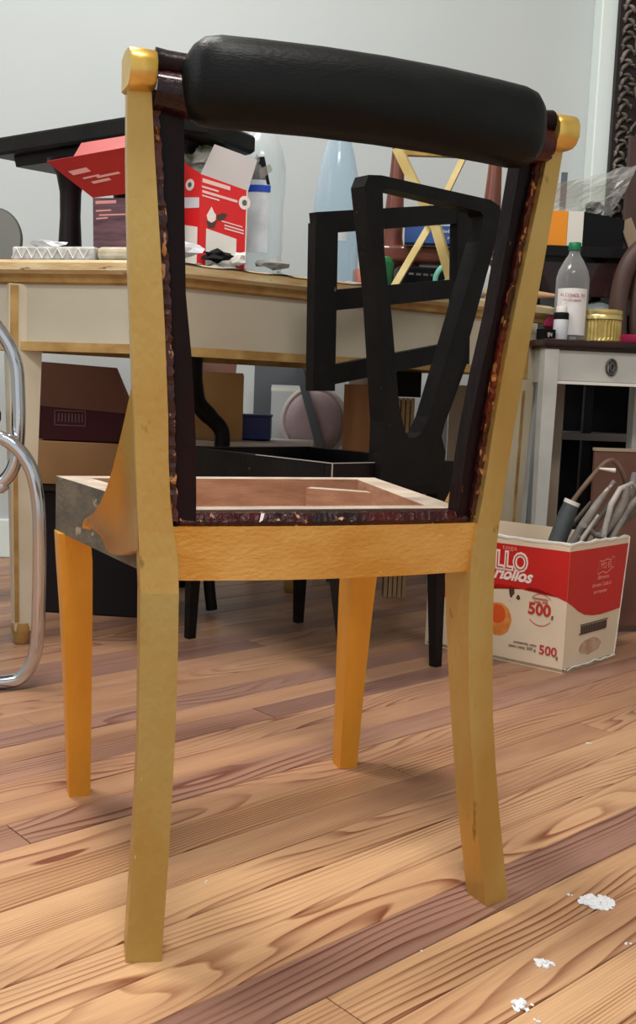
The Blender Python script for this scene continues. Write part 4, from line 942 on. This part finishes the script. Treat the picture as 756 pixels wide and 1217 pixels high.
T = tag(box('wooden_board', (0, 0, .16), (.10, .02, .32), brown_w, None, bevel=.003), 'plain brown board standing under the carved frame at the right edge', 'board'); T.location = (.872, 2.955, .9605)

# carved mirror frame
def carved():
    T = thing('mirror_frame', 'tall dark wood frame carved with leaf scrolls leaning beside the white wall trim', 'frame', (.806, 3.03, .9605))
    box('frame_board', (.085, .0, .60), (.20, .03, 1.2), carve_base, T)
    r = random.Random(11); bm = bmesh.new()
    def leaf(x, z, a, l, wd, th=.011):
        m = Matrix.Translation((x, -.018, z)) @ Matrix.Rotation(a, 4, 'Y') @ Matrix.Diagonal((wd, th, l, 1)); g = bmesh.ops.create_icosphere(bm, subdivisions=2, radius=1, matrix=m)
        c = Vector((x, -.018, z)); d = Vector((math.sin(a), 0, math.cos(a)))
        for v in g['verts']: k = (v.co-c).dot(d)/l; v.co += Vector((d.z, 0, -d.x))*l*.45*k*k*(1 if a > 0 else -1)
    for k in range(33):
        z = .02+.036*k+r.uniform(-.003, .003)
        leaf(.004, z, .75+r.uniform(-.2, .2), .019, .0065); leaf(.018, z+.016, -.9+r.uniform(-.3, .3), .016, .006); leaf(-.002, z+.018, -.3+r.uniform(-.3, .3), .009, .005); leaf(.030, z+.004, r.uniform(-1.4, 1.4), .010, .005)
    from_bm('leaf_border', bm, carve, T, smooth=True)
    for k in range(9):
        bm = bmesh.new(); z = .08+.13*k; s = 1 if k % 2 else -1
        pts = [(.075+s*.004+(.005+.0035*t)*math.cos(t*s)*1.0, -.017, z+(.005+.0045*t)*math.sin(t)) for t in [i*.45 for i in range(26)]]
        add_tube(bm, pts, [.0075-.0045*abs(i-12)/14 for i in range(26)], 8)
        for q in range(5):
            a = q*1.25+k; m = Matrix.Translation((.078+.045*math.cos(a), -.017, z+.055*math.sin(a))) @ Matrix.Rotation(-a, 4, 'Y') @ Matrix.Diagonal((.016, .008, .006, 1)); bmesh.ops.create_icosphere(bm, subdivisions=2, radius=1, matrix=m)
        from_bm('carved_scroll', bm, carve, T, smooth=True)
    box('inner_moulding', (.15, -.018, .60), (.02, .016, 1.19), carve, T, bevel=.005)
carved()

# ------------------------------------------------------------------ things under the long table
T = thing('bench', 'low white-topped bench under the long table carrying boxes', 'bench', (-.20, 2.68, 0))
box('bench_top', (0, 0, .409), (.36, .25, .014), M('bench_white', (206, 196, 186), .6), T, bevel=.002)
box('bench_apron', (-.02, 0, .38), (.30, .20, .045), black_m, T)
for x, y in ((-.16, -.09), (-.165, .10)): box('leg', (x, y, .19), (.02, .02, .38), black_m, T)
lg = box('leg', (.132, .093, .19), (.022, .022, .38), black_m, T)
lathe('foot', (.132, .093, 0), [(.014, 0), (.019, .006), (.019, .02), (.022, .026), (.022, .04), (.018, .05)], gilt, lg, 16)
T = thing('storage_box', 'dark low chest under the left end of the long table carrying cardboard boxes', 'chest', (-.51, 2.50, 0), -.1)
box('chest_body', (0, 0, .145), (.30, .22, .29), M('dark_grey_chest', (30, 26, 27), .7), T, bevel=.004); box('lid', (0, 0, .30), (.31, .23, .018), M('dark_grey_lid', (46, 40, 39), .7), T, bevel=.003)
T = thing('cardboard_box', 'open brown box with raised flap and dark maroon band stacked on the tan carton', 'box', (-.56, 2.48, .412), -.08)
box('carton_body', (0.01, 0, .04), (.23, .16, .078), card_maroon, T); 
bm = bmesh.new(); loft(bm, [[(-.12, -.082, .080), (.12, -.082, .068), (.14, -.10, .075), (.10, -.115, .172), (-.12, -.115, .182)], [(-.12, -.086, .080), (.12, -.086, .068), (.14, -.104, .075), (.10, -.119, .172), (-.12, -.119, .182)]]); from_bm('flap', bm, [card_dark], T)
bm = bmesh.new(); loft(bm, [[(.125, -.08, .08), (.125, .08, .08), (.20, .08, .14), (.20, -.08, .15)], [(.125, -.08, .084), (.125, .08, .084), (.20, .08, .144), (.20, -.08, .154)]]); from_bm('flap', bm, card_dark, T)
bm = bmesh.new()
for x0, x1, z0, z1 in ((-.058, .018, .034, .037), (-.058, .018, .068, .071), (-.058, -.055, .034, .071), (.015, .018, .034, .071)): add_box(bm, ((x0+x1)/2, -.0808, (z0+z1)/2), (x1-x0, .001, z1-z0))
for k in range(8): add_box(bm, (-.047+.008*k, -.0808, .053), (.0035, .001, .02))
from_bm('label', bm, M('dull_pink_print', (92, 58, 62), .6), T)
T = thing('cardboard_box', 'flat tan cardboard carton lying on the dark chest', 'box', (-.52, 2.48, .3095), -.08)
box('carton_body', (0, 0, .05), (.31, .19, .100), card, T, bevel=.001)
T = thing('cardboard_box', 'tan open carton standing on the white bench', 'box', (-.275, 2.66, .4165), .25)
bm = bmesh.new()
for c, s in (((0, -.06, .085), (.12, .004, .17)), ((0, .06, .075), (.12, .004, .15)), ((-.06, 0, .075), (.004, .12, .15)), ((.06, 0, .085), (.004, .12, .16)), ((0, 0, .004), (.12, .12, .005))): add_box(bm, c, s)
from_bm('carton_body', bm, M('light_cardboard', (206, 164, 108), .8, 0, (188, 146, 92), 6), T)
bm = bmesh.new(); loft(bm, [[(-.06, .062, .15), (.06, .062, .15), (.07, .10, .20), (-.06, .10, .21)], [(-.06, .066, .15), (.06, .066, .15), (.07, .104, .20), (-.06, .104, .21)]]); from_bm('flap', bm, card_dark, T)
T = thing('crate', 'dark blue plastic crate beside the tan carton on the bench', 'crate', (-.168, 2.675, .4165))
box('crate_body', (0.0, 0, .032), (.075, .07, .062), blue_crate, T, bevel=.004); box('rim', (0.0, 0, .064), (.08, .076, .006), blue_crate, T, bevel=.001)
T = thing('curved_leg', 'black cabriole table leg propped under the long table in front of the tan carton', 'table leg', (-.255, 2.45, 0))
tube('cabriole_leg', [(p[0]+.255, p[1]-2.45, p[2]) for p in curve_pts([(-.300, 2.40, .62), (-.300, 2.41, .56), (-.292, 2.43, .51), (-.262, 2.45, .475), (-.240, 2.46, .45), (-.236, 2.46, .41), (-.245, 2.46, .30), (-.26, 2.46, .12), (-.25, 2.46, .01)], 5)], [.020]*6+[.021]*9+[.019]*12+[.014]*14, black_wood, T, 12)
T = thing('oval_chair_back', 'dusty pink rounded upholstered chair back under the long table', 'chair', (-.02, 2.92, 0))
bm = bmesh.new(); n = 40
for d, k in ((0, 0), ): pass
loft(bm, [[(kk*.085*math.cos(2*PI*k/n), dd, .46+kk*.092*math.sin(2*PI*k/n)) for k in range(n)] for dd, kk in ((-.022, .6), (-.018, .85), (-.008, .97), (.006, 1), (.018, .95))]); from_bm('backrest', bm, pinkish, T, smooth=True)
tube('back_rim', [(.09*math.cos(2*PI*k/30), 0, .46+.097*math.sin(2*PI*k/30)) for k in range(31)], .008, M('pale_piping', (190, 180, 176), .7), T, 8)
for x in (-.06, .06): box('leg', (x, 0.03, .20), (.02, .02, .40), grey_metal, T)
box('seat', (0, .05, .34), (.14, .05, .03), pinkish, T, bevel=.008)
T = thing('metal_stand', 'grey metal frame stand against the wall beneath the long table', 'stand', (-.12, 3.02, 0))
box('post', (-.055, 0, .315), (.05, .02, .63), grey_metal, T); box('post', (.12, 0, .315), (.02, .02, .63), grey_metal, T); box('crossbar', (.045, 0, .60), (.15, .02, .075), grey_metal, T); box('crossbar', (.045, 0, .55), (.15, .02, .010), white_card, T)
bm = bmesh.new(); bar(bm, (.055, -.15, .60), (.235, -.15, .012), .022, .012, (0, 1, 0)); from_bm('brace', bm, grey_metal, T); bm = bmesh.new(); bar(bm, (.055, -.15, .605), (.055, .0, .605), .02, .012, (0, 0, 1)); from_bm('brace_arm', bm, grey_metal, T)
T = tag(box('plywood_board', (0, 0, .285), (.076, .016, .57), ply, None, bevel=.001), 'orange plywood board upright behind the V-shaped black back', 'board'); T.location = (.094, 2.69, 0)
T = thing('wooden_rack', 'ridged tan wooden panel seen through the V-shaped black back', 'panel', (.215, 2.75, 0))
for k in range(5): box('slat', (-.024+.0125*k, 0, .27), (.010, .014, .54), M('tan_slat', (176, 150, 110), .6, 0, (150, 122, 84), 9), T, bevel=.001)
box('backing_board', (0, .012, .27), (.064, .006, .53), card_dark, T)
box('black_case', (0, 0, 0), (.09, .05, .066), black_m)
o = bpy.data.objects['black_case']; tag(o, 'small black case on top of the ridged wooden panel', 'case'); o.location = (.214, 2.75, .5755)
T = tag(box('white_board', (0, 0, .31), (.035, .012, .62), white_board), 'narrow white board upright between black frame and beige board', 'board'); T.location = (.340, 2.93, 0)
T = tag(box('beige_board', (0, 0, .29), (.055, .02, .58), beige, None, bevel=.001), 'beige board upright beneath the right part of the long table', 'board'); T.location = (.378, 2.84, 0)

# ------------------------------------------------------------------ plaster crumbs on the floor
def pile(loc, r, n, label, sd, h=.005):
    rr = random.Random(sd); bm = bmesh.new()
    for k in range(n):
        a = rr.uniform(0, 2*PI); d = r*rr.random()**.7; s = rr.uniform(.18, .5)*r if n > 4 else r*.6
        sh = rr.uniform(.25, .8)*h*(1.15-d/r*.6)
        m = Matrix.Translation((d*math.cos(a)*1.25, d*math.sin(a)*.9, sh*.4)) @ Matrix.Rotation(rr.uniform(0, 3), 4, 'Z') @ Matrix.Diagonal((s, s*rr.uniform(.5, .9), sh, 1)); g = bmesh.ops.create_icosphere(bm, subdivisions=1, radius=1, matrix=m)
        for v in g['verts']: v.co += Vector((rr.uniform(-1, 1), rr.uniform(-1, 1), rr.uniform(-1, 1)))*s*.15
    for v in bm.verts: v.co.z = max(v.co.z, 0)
    o = tag(from_bm('plaster_crumb', bm, plaster), label, 'plaster', 'white plaster crumbs on the floorboards'); o.location = (loc[0], loc[1], .0004)
pile((.326, 1.078), .0155, 60, 'largest heap of white plaster crumbs, right of the gilded chair leg', 1)
pile((.2387, .9488), .0080, 26, 'middle-sized white plaster crumb heap in front of the largest heap', 2, .005)
pile((.2028, .8782), .0100, 24, 'elongated white plaster crumb heap nearest the bottom of the view', 3, .005)
pile((.452, 1.607), .004, 3, 'lone white plaster chip far right beyond the largest heap', 4, .003)
pile((.3335, .9928), .003, 3, 'small white plaster chip at the right edge below the largest heap', 5, .003)
pile((.2136, .8561), .003, 3, 'tiny white plaster chip just below the elongated heap', 6, .003)
pile((.2975, 1.0908), .003, 3, 'small plaster chip just left of the largest heap', 7, .003)
pile((-.1092, 1.0915), .0022, 3, 'tiny plaster chip between the left chair legs', 8, .002)
pile((.1213, .9633), .002, 3, 'tiny plaster chip left of the right back chair leg', 9, .002)
